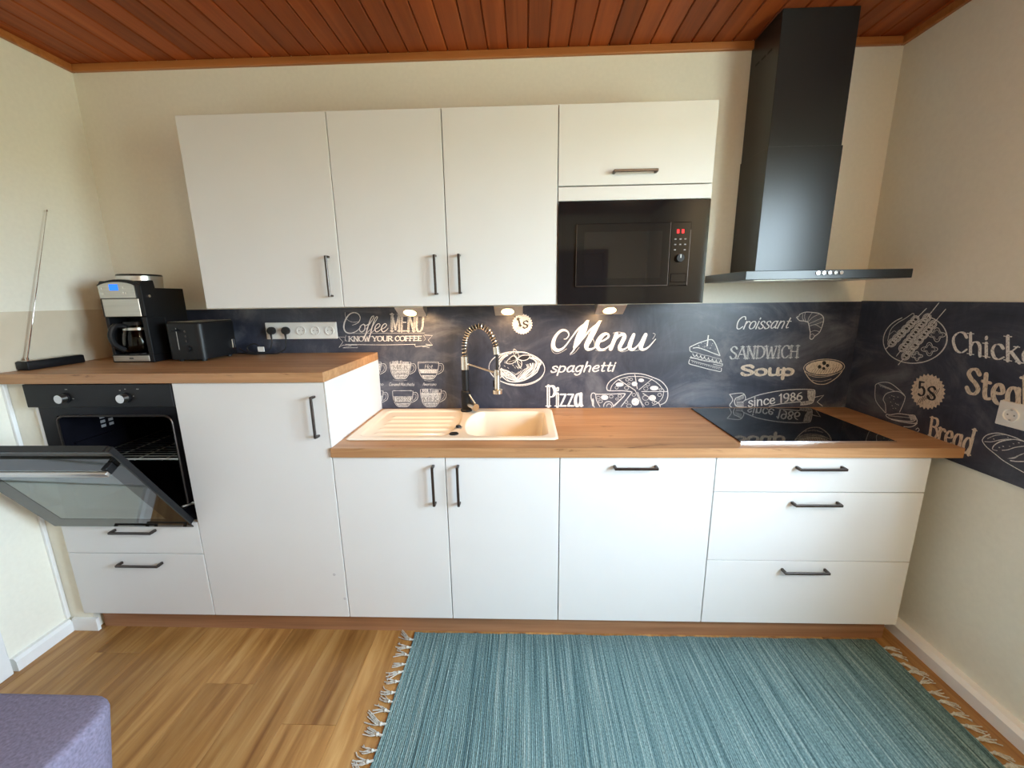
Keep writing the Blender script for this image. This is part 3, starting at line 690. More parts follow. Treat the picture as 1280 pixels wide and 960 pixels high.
# ================================================================ SOCKETS AND CABLES
def socket_face(parent, c, ax):
    """round recessed earthed socket"""
    def L(u, w, d): return (c[0] + u, c[1] - d, c[2] + w) if ax == 'y' else (c[0] - d, c[1] - u, c[2] + w)
    s = MB().cyl(L(0, 0, 0), L(0, 0, .0012), .0215, n=30).build('socket', 'socket_white', parent)
    m = MB(); n = 30; prof = [(.0235, 0), (.0230, .0050), (.0205, .0050), (.0192, .0014)]; rg = [[m.bm.verts.new(L(r * math.cos(2 * PI * k / n), r * math.sin(2 * PI * k / n), d)) for k in range(n)] for r, d in prof]
    for A, B in zip(rg, rg[1:]):
        for k in range(n): m.bm.faces.new((A[k], A[(k + 1) % n], B[(k + 1) % n], B[k]))
    m.build('socket_ring', 'socket_white', s, smooth=True)
    m = MB()
    for u in (-.0095, .0095): m.cyl(L(u, 0, .0010), L(u, 0, .0015), .0026, n=12)
    m.build('pin_hole', 'socket_dark', s)
    m = MB()
    for w in (-.0175, .0175): m.box(L(-.003, w - .0025, .001), L(.003, w + .0025, .0028))
    m.build('earth_clip', 'steel', s)
YS = -.0062
t = thing('socket_strip', 'white strip of five wall sockets on the black splashback by the toaster', 'socket', (.8216, YS, 1.264))
MB().box((.6370, YS - .011, 1.2640), (1.0065, YS, 1.3490), .003).build('cover_plate', 'socket_white', t)
SX = [.6735 + .0742 * k for k in range(5)]
for sx in SX[2:]: socket_face(t, (sx, YS - .011, 1.3065), 'y')
# two plugs with leads
def lead(px, path, label):
    t = thing('plug_lead', label, 'plug', (px, YS - .0115, 1.3065), 'black plugs in the socket strip')
    MB().lathe([(0, 0), (.0185, 0), (.0195, .006), (.0195, .016), (.016, .025), (0, .027)], (0, 0, 0), 24).xf(Matrix.Translation((px, YS - .0115, 1.3085)) @ Matrix.Rotation(PI / 2, 4, 'X')).build('plug', 'rubber', t, smooth=True)
    MB().cyl((px, YS - .029, 1.296), (px, YS - .028, 1.270), .0058, .0042, 12).build('strain_relief', 'rubber', t, smooth=True)
    MB().tube(cr([(px, YS - .028, 1.272)] + path, 7), .0036, 8).build('cable', 'rubber', t, smooth=True)
    return t
zc = ZW + .004
a = lead(SX[0], [(SX[0] - .002, -.036, 1.245), (.660, -.040, 1.216), (.625, -.050, 1.199), (.575, -.060, zc + .004), (.555, -.058, 1.226), (.585, -.052, 1.245), (.612, -.05, 1.232), (.600, -.048, zc + .002), (.555, -.045, zc), (.515, -.035, zc), (.42, -.03, zc), (.300, -.035, zc)], 'left black plug and looping cable in the white socket strip')
b = lead(SX[1], [(SX[1] - .003, -.036, 1.245), (.738, -.040, 1.215), (.705, -.050, zc + .001), (.665, -.060, zc), (.630, -.066, zc), (.585, -.072, zc), (.548, -.068, zc + .012), (.530, -.064, zc + .02), (.518, -.064, 1.222)], 'right-hand black plug and drooping cable in the white socket strip')
MB().box((.606, -.056, 1.205), (.640, -.050, 1.230), .002).xf(Matrix.Identity(4)).build('cable_tag', 'socket_white', a)
# socket on the right wall
XS = 3.6015
t = thing('wall_socket', 'white double wall socket on the right splashback below the steak lettering', 'socket', (XS, -.74, 1.01))
MB().box((XS - .010, -.822, 1.0105), (XS, -.6665, 1.0945), .003).build('cover_plate', 'socket_white', t)
for yy in (-.7085, -.7800): socket_face(t, (XS - .010, yy, 1.0525), 'x')

# ================================================================ RUG AND SEAT
def rug():
    X0, X1, Y0, Y1 = 1.468, 3.455, -1.95, -.546
    t = thing('rag_rug', 'blue-grey woven rag rug with knotted fringes on the floor before the cabinets', 'rug', ((X0 + X1) / 2, (Y0 + Y1) / 2, .0005))
    m = MB(); bm = m.bm; nx, ny = 900, 60; ph = [random.uniform(.6, 1.25) for _ in range(nx)]
    rows = []
    for j in range(ny + 1):
        y = Y0 + (Y1 - Y0) * j / ny; r = []
        for i in range(nx + 1):
            x = X0 + (X1 - X0) * i / nx + .004 * math.sin(y * 6.1) + .0022 * math.sin(y * 17)
            k = i % 3; amp = ph[i // 3]
            z = .0045 + (.0035 * amp if k == 1 else (.0030 * amp if k == 2 else 0)) + .0006 * math.sin(j * 2.1 + i)
            yy = y + (.0010 * math.sin(i * .21) + .0012 * math.sin(i * .057 + 2) if j in (0, ny) else 0)
            r.append(bm.verts.new((x, yy, z)))
        rows.append(r)
    for j in range(ny):
        for i in range(nx): bm.faces.new((rows[j][i], rows[j][i + 1], rows[j + 1][i + 1], rows[j + 1][i]))
    m.build('weave', 'rag_rug', t, smooth=True, ang=180)
    MB().box((X0 + .006, Y0 + .006, .0003), (X1 - .006, Y1 - .006, .003)).build('backing', 'yarn', t)
    # tassels at both short ends: a knot and a few loose strands each
    variants = []
    for v_ in range(6):
        q = MB(); L0 = .060 + .012 * random.random(); bend = random.uniform(-.022, .022)
        q.tube([(.004, 0, .004), (-.010, 0, .006)], .004, 6)
        bmesh.ops.create_uvsphere(q.bm, u_segments=8, v_segments=6, radius=.0065, matrix=Matrix.Translation((-.014, 0, .0068)))
        for s_ in range(5):
            o = (s_ - 2) * .0045; c_ = random.uniform(-.012, .012)
            q.tube(cr([(-.014, o * .3, .006), (-.030, o + bend * .3, .0055), (-.046, o * 1.4 + bend * .7 + c_ * .5, .004), (-L0 + random.uniform(0, .014), o * 1.8 + bend * 1.25 + c_, .003)], 3), .0019, 5)
        variants.append(q)
    y = Y1 - .038; k = 0; meshes = []
    for q in variants:
        o = q.build('tassel', 'yarn', None, (0, 0, 0), True); meshes.append(o.data); bpy.data.objects.remove(o)
    base = Vector(t.location)
    while y > Y0 + .02:
        for s_, xx in ((1, X0 + .004 * math.sin(y * 6.1) + .0022 * math.sin(y * 17)), (-1, X1 + .004 * math.sin(y * 6.1) + .0022 * math.sin(y * 17))):
            o = bpy.data.objects.new('tassel', random.choice(meshes)); COL.objects.link(o); o.parent = t
            o.location = Vector((xx, y + random.uniform(-.006, .006), 0.0005)) - base; o.rotation_euler = (0, 0, (0 if s_ == 1 else PI) + random.uniform(-.35, .35))
            sc = random.uniform(.85, 1.1); o.scale = (sc, sc, 1)
        y -= .040
rug()
def seat():
    t = thing('upholstered_bench', 'grey-lilac felt upholstered bench whose rounded corner shows at bottom left', 'bench', (.47, -1.70, 0))
    zt = .50; x0, x1, y0, y1 = .02, .962, -2.20, -1.262
    m = MB(); m.box((x0, y0, .16), (x1, y1, zt)); bm = m.bm
    for v in bm.verts:
        if v.co.z < .3: v.co.x += (-.045 if v.co.x > .4 else .03); v.co.y += (-.02 if v.co.y > -1.5 else .02)
    ev = [e for e in bm.edges if abs(e.verts[0].co.z - e.verts[1].co.z) > .1]
    bmesh.ops.bevel(bm, geom=ev, offset=.075, segments=7, affect='EDGES', profile=.5)
    et = [e for e in bm.edges if all(v.co.z > zt - .001 for v in e.verts) and len(e.link_faces) == 2 and any(abs(f.normal.z) < .5 for f in e.link_faces)]
    bmesh.ops.bevel(bm, geom=et, offset=.022, segments=5, affect='EDGES', profile=.5)
    m.build('cushion', 'lilac_felt', t, smooth=True, ang=50)
    for xx in (x0 + .12, x1 - .16):
        for yy in (y0 + .12, y1 - .14): MB().cyl((xx, yy, 0), (xx, yy, .165), .018, .024, 18).build('leg', 'black_satin', t, smooth=True)
seat()

# ================================================================ SPLASHBACKS
SBY, SBX = -.0055, 3.6015      # faces of the two printed panels
sb = tag(MB().box((.0005, SBY, .8890), (3.6014, -.0005, 1.4185), 0).build('splashback', 'chalkboard', None, (1.8, 0, .889)), 'long blackboard-look splashback with chalk menu drawings along the kitchen wall', 'splashback')
sr = tag(MB().box((SBX, -1.30, .8225), (XR - .0005, -.0005, 1.4215), 0).build('splashback', 'chalkboard', None, (SBX, -.65, .82)), 'short blackboard-look splashback with skewers and bread on the right wall', 'splashback')
tag(MB().box((XL + .0005, -.60, 1.1920), (XL + .004, -.0065, 1.4280), 0).build('splashback', 'cream_gloss', None, (XL, -.3, 1.192)), 'plain glossy cream splash panel on the left wall behind the radio', 'splashback')

# ================================================================ CHALK LETTERING AND DRAWINGS PRINTED ON THE SPLASHBACKS
# hand-drawn letter skeletons: advance width, then strokes ('l' straight, 'c' curved, 'o' closed curve); capital height 100, small letters 62
def g_(w, *st):
    o = []
    for q in st:
        q = q.split(); n = [float(v) for v in q[1:]]; o.append((q[0], list(zip(n[::2], n[1::2]))))
    return (w, o)
GL = {
 'K': g_(74, 'l 10 0 10 100', 'l 66 100 12 42', 'l 28 58 70 0'), 'N': g_(74, 'l 10 0 10 100', 'l 10 100 62 0', 'l 62 0 62 100'),
 'O': g_(80, 'o 40 100 10 78 10 22 40 0 70 22 70 78'), 'W': g_(94, 'l 4 100 26 0', 'l 26 0 46 90', 'l 46 90 66 0', 'l 66 0 88 100'),
 'Y': g_(72, 'l 4 100 36 46', 'l 68 100 36 46', 'l 36 0 36 46'), 'U': g_(76, 'c 10 100 10 60 12 22 24 3 38 0 52 3 64 22 66 60 66 100'),
 'R': g_(74, 'l 12 0 12 100', 'c 12 98 44 98 60 76 44 54 12 50', 'l 34 50 68 0'), 'C': g_(72, 'c 66 78 54 98 32 98 12 74 10 44 22 10 44 1 66 20'),
 'F': g_(60, 'l 12 0 12 100', 'l 12 97 58 97', 'l 12 52 48 52'), 'E': g_(64, 'l 12 0 12 100', 'l 12 97 58 97', 'l 12 52 48 52', 'l 12 3 60 3'),
 'M': g_(90, 'l 10 0 12 100', 'l 12 100 44 12', 'l 44 12 76 100', 'l 78 0 76 100'), 'I': g_(30, 'l 15 0 15 100'), 'L': g_(60, 'l 12 0 12 100', 'l 12 3 58 3'),
 'S': g_(64, 'c 56 82 42 98 20 96 9 78 22 59 42 45 56 25 44 4 22 1 8 18'), 'P': g_(66, 'l 12 0 12 100', 'c 12 98 45 98 60 74 45 50 12 46'),
 'A': g_(74, 'l 4 0 36 100', 'l 36 100 70 0', 'l 17 36 56 36'), 'D': g_(76, 'l 12 0 12 100', 'c 12 98 44 96 66 70 66 30 44 4 12 2'),
 'H': g_(74, 'l 12 0 12 100', 'l 62 0 62 100', 'l 12 52 62 52'), 'T': g_(72, 'l 36 0 36 100', 'l 4 97 68 97'), 'B': g_(68, 'l 12 0 12 100', 'c 12 98 44 98 54 76 40 56 12 54', 'c 12 54 48 52 62 28 46 3 12 2'),
 'a': g_(62, 'c 48 44 40 60 22 60 9 40 10 14 24 1 40 12 48 32', 'c 48 62 47 22 52 3 62 4'), 'c': g_(54, 'c 48 48 38 61 20 58 9 34 16 6 32 0 50 12'),
 'e': g_(56, 'c 10 32 34 33 46 42 40 60 24 60 10 40 11 16 24 1 40 2 52 14'), 'f': g_(44, 'c 50 92 38 100 26 90 23 66 23 0', 'l 8 60 42 60'),
 'g': g_(62, 'c 48 44 40 60 22 60 9 40 10 16 24 3 40 14 48 32', 'c 49 62 49 10 46 -22 28 -33 10 -22'), 'h': g_(60, 'l 10 0 10 100', 'c 10 36 22 58 38 60 47 44 47 16 48 0'),
 'i': g_(26, 'l 12 0 12 62', 'l 12 80 13 88'), 'k': g_(54, 'l 10 0 10 100', 'l 44 62 12 28', 'l 22 38 50 0'), 'l': g_(24, 'l 12 0 12 100'),
 'm': g_(80, 'l 10 0 10 62', 'c 10 38 22 58 32 60 38 44 38 0', 'c 38 38 50 58 60 60 67 44 68 0'), 'n': g_(60, 'l 10 0 10 62', 'c 10 36 22 58 38 60 47 44 47 16 48 0'),
 'o': g_(60, 'o 30 62 10 48 10 14 30 0 50 14 50 48'), 'p': g_(62, 'l 10 -32 10 62', 'o 10 46 26 61 46 52 52 31 44 6 26 1 10 14'),
 'r': g_(44, 'l 10 0 10 62', 'c 10 36 20 56 32 61 42 54'), 's': g_(50, 'c 42 50 30 62 14 58 10 46 22 34 38 24 42 10 30 0 14 1 6 12'),
 't': g_(44, 'c 20 88 20 50 20 16 27 2 42 6', 'l 6 60 40 60'), 'u': g_(62, 'c 10 62 10 30 14 6 28 1 42 10 46 26', 'c 47 62 47 20 51 3 60 4'),
 'z': g_(54, 'l 8 59 46 59', 'l 46 59 8 3', 'l 8 3 48 3'), 'd': g_(62, 'c 48 44 40 60 22 60 9 40 10 14 24 1 40 12 48 32', 'l 49 0 49 100'),
 '1': g_(40, 'l 22 0 22 100', 'l 22 100 6 82'), '9': g_(58, 'o 28 100 9 86 9 58 28 44 47 58 47 86', 'c 48 74 46 36 34 8 14 0'),
 '8': g_(58, 'o 28 100 12 78 28 54 45 78', 'o 28 54 8 27 28 0 50 27'), '6': g_(58, 'o 29 56 10 42 10 14 29 0 48 14 48 42', 'c 46 96 26 84 11 56 10 28'),
 '5': g_(58, 'l 46 97 14 97', 'l 14 97 12 56', 'c 12 56 34 62 50 40 44 10 24 0 6 10'), ' ': (30, [])}

CH = ['chalk', 'chalk_bold', 'chalk_thin', 'chalk_tan', 'chalk_fill', 'print_dark']
def ribbon(bm, P, w, mi, lift, to3, closed=False):
    """flat stroke of varying width along P (2-D, metres on the panel)"""
    n = len(P); L, R = [], []
    for i, p in enumerate(P):
        a = P[i - 1] if (i or closed) else P[i]; b = P[(i + 1) % n] if (i < n - 1 or closed) else P[i]
        t = (b - a); t = t.normalized() if t.length > 1e-9 else Vector((1, 0)); nrm = Vector((-t.y, t.x)) * (w[i] / 2)
        lf = lift + i * 2.5e-6; L.append(bm.verts.new(to3(p + nrm, lf))); R.append(bm.verts.new(to3(p - nrm, lf)))
    for i in range(n if closed else n - 1):
        j = (i + 1) % n; f = bm.faces.new((L[i], L[j], R[j], R[i])); f.material_index = mi
    if not closed:            # round ends
        for (c, l, r, d) in ((P[0], L[0], R[0], P[0] - P[1]), (P[-1], R[-1], L[-1], P[-1] - P[-2])):
            k = 0 if c is P[0] else -1
            if w[k] < .0016 or d.length < 1e-9: continue
            d = d.normalized(); e = Vector((-d.y, d.x)); h = w[k] / 2
            m = [bm.verts.new(to3(c + d * h * math.sin(a) + e * h * math.cos(a), lift)) for a in (PI / 4, PI / 2, 3 * PI / 4)]
            try: f = bm.faces.new([l] + (m[::-1] if (l.co - m[0].co).length > (l.co - m[2].co).length else m) + [r]); f.material_index = mi
            except ValueError: pass
def fill(bm, P, mi, lift, to3):
    c = sum(P, Vector((0, 0))) / len(P); V = [bm.verts.new(to3(p, lift)) for p in P]; C_ = bm.verts.new(to3(c, lift))
    for i in range(len(V)): f = bm.faces.new((V[i], V[(i + 1) % len(V)], C_)); f.material_index = mi
def draw(name, panel, items, words):
    bm = bmesh.new()
    to3 = (lambda p, d: Vector((p[0], SBY - d, p[1]))) if panel == 'b' else (lambda p, d: Vector((SBX - d, p[0], p[1])))
    for k, (kind, m, w, cl, pts) in enumerate(items):
        P = [Vector((a * 1e-4, b * 1e-4)) for a, b in pts]; lift = .00012 + .00003 * (k % 9) + (.0003 if kind in 'cl' else 0) + (.0003 if m == 5 else 0)
        if kind in 'fF':
            if kind == 'F': P = cr(P, 3, True)
            fill(bm, P, m, lift, to3); continue
        ws = [v * 1e-4 for v in w] if isinstance(w, list) else [w * 1e-4] * len(P)
        if kind == 'c' and len(P) > 2:
            Q = cr([Vector((p.x, p.y, ww)) for p, ww in zip(P, ws)], 5, bool(cl)); P = [Vector((q.x, q.y)) for q in Q]; ws = [max(.0003, q.z) for q in Q]
        ribbon(bm, P, ws, m, lift, to3, bool(cl))
    for txt, q, w, con, serif, m, inl in words:
        bl, br, tr, tl = [Vector(v) for v in q]
        tot = sum(GL[c][0] for c in txt)
        def mp(x, y):
            u, v = x / tot, y / 100; return (bl * (1 - u) + br * u) * (1 - v) + (tl * (1 - u) + tr * u) * v
        hz = ((tl - bl).length + (tr - br).length) / 200          # metres per font unit, upright
        x = 0; nst = 0; wz = w * ((br - bl).length / tot + hz) / 2
        sx = (br - bl).length / tot
        for c in txt:
            adv, st = GL[c]
            for kind, pts in st:
                F = [Vector(p) for p in pts]; nst += 1; ex = .00003 * (nst % 7)
                if kind in 'co': F = cr(F, 5, kind == 'o')
                elif len(F) == 2: F = [F[0].lerp(F[1], t) for t in (0, .5, 1)]
                P = [mp(x + p.x, max(p.y, -33)) for p in F]; ws = []; n = len(F)
                for i in range(n):
                    a = F[i - 1] if (i or kind == 'o') else F[i]; b = F[(i + 1) % n] if (i < n - 1 or kind == 'o') else F[i]
                    d = Vector(((b - a).x * sx, (b - a).y * hz)); d = d.normalized() if d.length > 0 else Vector((0, 1))
                    # pen with a slanted broad nib: down strokes to the right are thick, up strokes thin
                    t = abs(d.y * .96 - d.x * .28) if (b - a).y <= 0 or kind != 'l' else abs(d.y * .96 - d.x * .28)
                    if kind == 'l' and abs(d.x) > .15 and d.x * d.y > 0: t *= .45
                    ws.append(wz * (con + (1 - con) * t))
                ribbon(bm, P, ws, m, (.0006 if m != 5 else .0009) + ex, to3, kind == 'o')
                if inl and kind == 'l' and abs(F[0].x - F[-1].x) < 14: ribbon(bm, [P[0].lerp(P[-1], t) for t in (.06, .5, .94)], [wz * .16] * 3, inl, .0013, to3)
                if serif and kind == 'l':
                    for e in (F[0], F[-1]):
                        if abs(F[0].y - F[-1].y) > 30 and (abs(e.y) < 1 or abs(e.y - 100) < 1 or abs(e.y - 62) < 1):
                            yy = e.y + (wz * con / hz * .5 if e.y < 1 else -wz * con / hz * .5)
                            sl = (w / 2 + serif) * 1.0; xl = e.x - (sl if not (e.y > 50 and e.y < 99) else sl); xr = e.x + (sl if not (61 < e.y < 63) else w / 2)
                            ribbon(bm, [mp(x + xl, yy), mp(x + e.x, yy), mp(x + xr, yy)], [wz * max(con, .28)] * 3, m, (.00082 if m != 5 else .00112) + ex * .9, to3)
            x += adv
    pa = sb if panel == 'b' else sr; base = ORG[pa]
    bmesh.ops.translate(bm, vec=-base, verts=bm.verts)
    if panel == 'b': lim = .8892 - base.z
    else: lim = .8260 - base.z
    for v in bm.verts: v.co.z = max(v.co.z, lim)
    me = bpy.data.meshes.new(name)
    bmesh.ops.recalc_face_normals(bm, faces=bm.faces)
    bm.to_mesh(me); bm.free()
    for c in CH: me.materials.append(MATS[c])
    o = bpy.data.objects.new(name, me); COL.objects.link(o); o.parent = pa
    return o
ART = [('coffee_menu_lettering','b',[('c',2,24,0,[(11207,13492),(10926,13460),(10664,13557),(10543,13735),(10541,13957)]),
('c',0,[22,30,36,43,44,60,72,72,60,48,36,30],0,[(10851,13307),(11165,13434),(11295,13668),(11206,13874),(10972,13940),(10707,13815),(10483,13500),(10402,13176),(10502,12955),(10752,12905),(11041,13009),(11290,13220)]),
('c',0,42,0,[(11436,13360),(11269,13256),(11204,13067),(11303,12959),(11458,13064),(11499,13253),(11436,13360),(11562,13288),(11714,13369)]),
('c',0,[24,30,36,36,42,54,48,24],0,[(11546,13105),(11762,13369),(11980,13672),(11988,13765),(11860,13673),(11667,13252),(11481,12778),(11368,12600)]),
('c',0,24,0,[(11368,12600),(11473,12826),(11799,13102)]),
('c',0,[24,30,36,36,38,54,48,26],0,[(11799,13102),(11979,13366),(12156,13623),(12177,13728),(12062,13647),(11884,13249),(11723,12776),(11622,12598)]),
('c',0,24,0,[(11622,12598),(11727,12824),(11977,13059)]),
('c',0,[22,39,42,42,48,54,48,36,24],0,[(11991,13082),(12179,13175),(12286,13304),(12208,13376),(12067,13271),(12004,13094),(12065,12963),(12227,13021),(12358,13150)]),
('c',0,[24,36,38,42,48,54,48,36,24],0,[(12328,13079),(12517,13172),(12623,13300),(12544,13372),(12404,13267),(12341,13091),(12403,12960),(12565,13017),(12695,13146)]),
('l',2,18,0,[(10872,12892),(14551,12879)]),
('c',0,24,0,[(10404,12339),(11061,12315),(12459,12290),(14035,12306)]),
('c',2,24,0,[(10474,12800),(10419,12609),(10480,12488)]),
('l',2,24,0,[(10077,12720),(10416,12705),(10396,12501)]),
('l',0,24,0,[(10077,12720),(10282,12460),(10045,12179),(10266,12298),(10999,12303),(11022,12158),(10251,12153),(10690,12258)]),
('l',0,24,0,[(14545,12772),(14952,12744),(14711,12509),(14925,12256),(14579,12307)]),
('c',2,18,0,[(14473,12761),(14570,12570),(14468,12475)]),
('l',0,24,0,[(13987,12300),(14052,12179),(14913,12256),(14390,12176),(14749,12125)])],[('MENU',[[1.2814,1.2973],[1.4484,1.2956],[1.4607,1.384],[1.2869,1.386]],15,0.4,9,4,5),
('KNOW YOUR COFFEE',[[1.0578,1.2488],[1.4384,1.2488],[1.441,1.2726],[1.0602,1.2739]],18,0.5,7,0,0)]),
('coffee_cup_drawing','b',[('f',4,0,1,[(12677,11311),(12677,11223),(12676,11135),(12681,11047),(12699,10959),(13640,10953),(13669,11040),(13687,11128),(13699,11215),(13711,11303)]),
('f',4,0,1,[(12702,10941),(12711,10893),(12721,10844),(12731,10796),(12740,10747),(13569,10741),(13585,10790),(13601,10838),(13618,10887),(13634,10935)]),
('f',4,0,1,[(12753,10729),(12789,10678),(12825,10627),(12861,10575),(12926,10524),(13352,10521),(13424,10572),(13468,10623),(13511,10673),(13554,10724)]),
('c',0,20,0,[(12650,11381),(12649,11074),(12712,10747),(12863,10533),(13004,10497),(13270,10495),(13416,10530),(13596,10741),(13706,11066),(13748,11372)]),
('c',2,16,0,[(12650,11381),(13201,11402),(13748,11372)]),
('c',0,20,0,[(13742,11285),(13928,11284),(13994,11108),(13914,10889),(13651,10741)]),
('c',2,18,0,[(13736,11198),(13868,11197),(13893,11074),(13829,10934),(13691,10846)]),
('c',5,16,0,[(12927,10648),(12954,10568),(12981,10630)]),
('c',5,18,0,[(13015,10648),(13043,10568),(13069,10630)]),
('c',5,16,0,[(13104,10647),(13131,10567),(13158,10629)]),
('c',5,18,0,[(13192,10646),(13220,10567),(13246,10628)]),
('c',5,16,0,[(13280,10646),(13308,10566),(13335,10628)]),
('c',5,16,0,[(13369,10645),(13397,10565),(13423,10627)]),
('c',2,12,0,[(12726,10455),(13152,10400),(13498,10433)])],[('Milk Foam',[[1.2744,1.1273],[1.3619,1.1288],[1.3651,1.1458],[1.28,1.1452]],12,0.6,0,0,0),
('MILK',[[1.2778,1.1038],[1.358,1.1032],[1.3593,1.1216],[1.2791,1.1222]],9,0.35,6,5,0),
('Caramel',[[1.2767,1.0723],[1.354,1.0744],[1.3572,1.0903],[1.2793,1.0896]],9,0.5,0,5,0),
('Caramel Macchiato',[[1.2495,1.0134],[1.3843,1.0127],[1.3867,1.0301],[1.2542,1.03]],9,0.6,0,0,0)]),
('coffee_cup_drawing','b',[('f',4,0,1,[(14164,11005),(14175,10951),(14186,10897),(14196,10843),(14207,10789),(15047,10783),(15064,10837),(15080,10891),(15097,10945),(15114,10999)]),
('f',4,0,1,[(14243,10698),(14276,10650),(14308,10603),(14341,10555),(14403,10507),(14820,10504),(14887,10551),(14925,10599),(14963,10646),(15001,10693)]),
('c',0,22,0,[(14122,11382),(14124,11069),(14191,10735),(14341,10516),(14480,10479),(14740,10477),(14883,10513),(15057,10729),(15160,11061),(15198,11374)]),
('c',2,18,0,[(14122,11382),(14662,11404),(15198,11374)]),
('c',0,20,0,[(15193,11285),(15376,11283),(15443,11104),(15367,10880),(15111,10729)]),
('c',2,16,0,[(15189,11195),(15318,11195),(15344,11069),(15283,10926),(15149,10837)]),
('c',5,16,0,[(14402,10634),(14430,10552),(14455,10615)]),
('c',5,18,0,[(14489,10633),(14516,10551),(14542,10615)]),
('c',5,18,0,[(14575,10633),(14603,10551),(14628,10614)]),
('c',5,16,0,[(14662,10632),(14690,10550),(14715,10614)]),
('c',5,18,0,[(14749,10631),(14777,10550),(14802,10613)]),
('c',5,18,0,[(14835,10631),(14863,10549),(14889,10612)]),
('c',2,18,0,[(14152,11322),(14663,11353),(15169,11315)]),
('c',2,13,0,[(14376,10419),(14652,10383),(14910,10416)])],[('Hot',[[1.4433,1.1047],[1.4858,1.1044],[1.4912,1.1249],[1.4488,1.1252]],8,0.5,0,0,0),
('WATER',[[1.424,1.08],[1.5058,1.0794],[1.5051,1.0991],[1.4269,1.0997]],9,0.4,5,0,0),
('Americano',[[1.4286,1.0133],[1.5006,1.0129],[1.5032,1.0294],[1.4321,1.0289]],9,0.6,0,0,0)]),
('coffee_cup_drawing','b',[('f',4,0,1,[(12699,9559),(12713,9481),(12728,9403),(12744,9325),(12759,9246),(13590,9243),(13616,9321),(13643,9399),(13669,9477),(13694,9554)]),
('f',4,0,1,[(12788,9194),(12820,9148),(12853,9102),(12886,9056),(12947,9010),(13370,9008),(13438,9054),(13477,9099),(13516,9145),(13555,9191)]),
('c',0,20,0,[(12672,9853),(12672,9551),(12735,9229),(12885,9019),(13025,8983),(13289,8982),(13434,9017),(13612,9225),(13720,9546),(13761,9847)]),
('c',2,16,0,[(12672,9853),(13219,9876),(13761,9847)]),
('c',0,22,0,[(13755,9761),(13940,9760),(14005,9587),(13927,9371),(13666,9225)]),
('c',2,18,0,[(13750,9675),(13880,9674),(13905,9553),(13842,9415),(13706,9329)]),
('c',5,18,0,[(12948,9132),(12975,9053),(13001,9114)]),
('c',5,16,0,[(13036,9132),(13063,9053),(13089,9114)]),
('c',5,18,0,[(13123,9131),(13151,9053),(13177,9114)]),
('c',5,16,0,[(13211,9131),(13239,9052),(13265,9113)]),
('c',5,18,0,[(13299,9131),(13326,9052),(13352,9113)]),
('c',5,18,0,[(13386,9130),(13414,9052),(13440,9113)]),
('c',2,20,0,[(12726,9879),(13200,9859),(13676,9874)])],[('ESPRESSO',[[1.269,0.9278],[1.3672,0.9274],[1.3688,0.9522],[1.2709,0.9527]],9,0.5,4,5,0)]),
('coffee_cup_drawing','b',[('f',4,0,1,[(14182,9755),(14182,9713),(14183,9670),(14183,9628),(14185,9586),(15184,9581),(15191,9623),(15196,9665),(15201,9708),(15206,9750)]),
('f',4,0,1,[(14189,9567),(14204,9486),(14220,9406),(14235,9325),(14251,9245),(15081,9241),(15106,9322),(15130,9402),(15154,9482),(15179,9562)]),
('f',4,0,1,[(14277,9207),(14310,9157),(14344,9107),(14377,9057),(14440,9006),(14867,9005),(14935,9054),(14974,9104),(15013,9154),(15052,9203)]),
('c',0,20,0,[(14153,9924),(14156,9595),(14223,9245),(14376,9016),(14519,8977),(14785,8976),(14931,9014),(15109,9241),(15215,9590),(15253,9918)]),
('c',2,16,0,[(14153,9924),(14705,9947),(15253,9918)]),
('c',0,22,0,[(15248,9824),(15435,9824),(15503,9636),(15426,9400),(15164,9241)]),
('c',2,18,0,[(15244,9731),(15376,9730),(15402,9598),(15340,9448),(15203,9354)]),
('c',5,20,0,[(14439,9140),(14467,9054),(14493,9120)]),
('c',5,18,0,[(14528,9139),(14556,9053),(14582,9120)]),
('c',5,16,0,[(14616,9139),(14645,9053),(14671,9120)]),
('c',5,18,0,[(14705,9138),(14734,9053),(14759,9119)]),
('c',5,18,0,[(14794,9138),(14822,9052),(14848,9119)]),
('c',5,16,0,[(14882,9138),(14911,9052),(14937,9119)])],[('Milk Foam',[[1.423,0.9775],[1.5112,0.977],[1.5152,0.9954],[1.4276,0.9958]],12,0.6,0,0,0),
('MILK',[[1.4266,0.9281],[1.5066,0.9277],[1.5077,0.9498],[1.4279,0.9502]],9,0.35,6,5,0)]),
('coffee_cup_drawing','b',[('f',4,0,1,[(11112,11322),(11110,11234),(11109,11147),(11112,11058),(11128,10970),(12074,10963),(12105,11051),(12124,11139),(12137,11227),(12151,11314)]),
('f',4,0,1,[(11132,10952),(11140,10904),(11149,10855),(11158,10806),(11167,10757),(12000,10752),(12017,10800),(12034,10849),(12051,10897),(12068,10946)]),
('f',4,0,1,[(11179,10739),(11214,10688),(11250,10637),(11285,10585),(11350,10534),(11778,10531),(11852,10582),(11896,10633),(11940,10683),(11984,10734)]),
('c',0,20,0,[(11086,11393),(11080,11085),(11139,10757),(11287,10543),(11428,10507),(11696,10505),(11843,10540),(12027,10752),(12142,11077),(12189,11384)]),
('c',2,16,0,[(11086,11393),(11640,11414),(12189,11384)]),
('c',0,20,0,[(12182,11297),(12369,11295),(12433,11119),(12349,10900),(12083,10751)]),
('c',2,16,0,[(12175,11209),(12307,11208),(12331,11085),(12264,10944),(12125,10857)]),
('c',5,16,0,[(11353,10658),(11379,10578),(11407,10640)]),
('c',5,18,0,[(11442,10658),(11468,10578),(11496,10640)]),
('c',5,16,0,[(11531,10657),(11557,10577),(11585,10639)]),
('c',5,18,0,[(11619,10657),(11646,10577),(11674,10639)]),
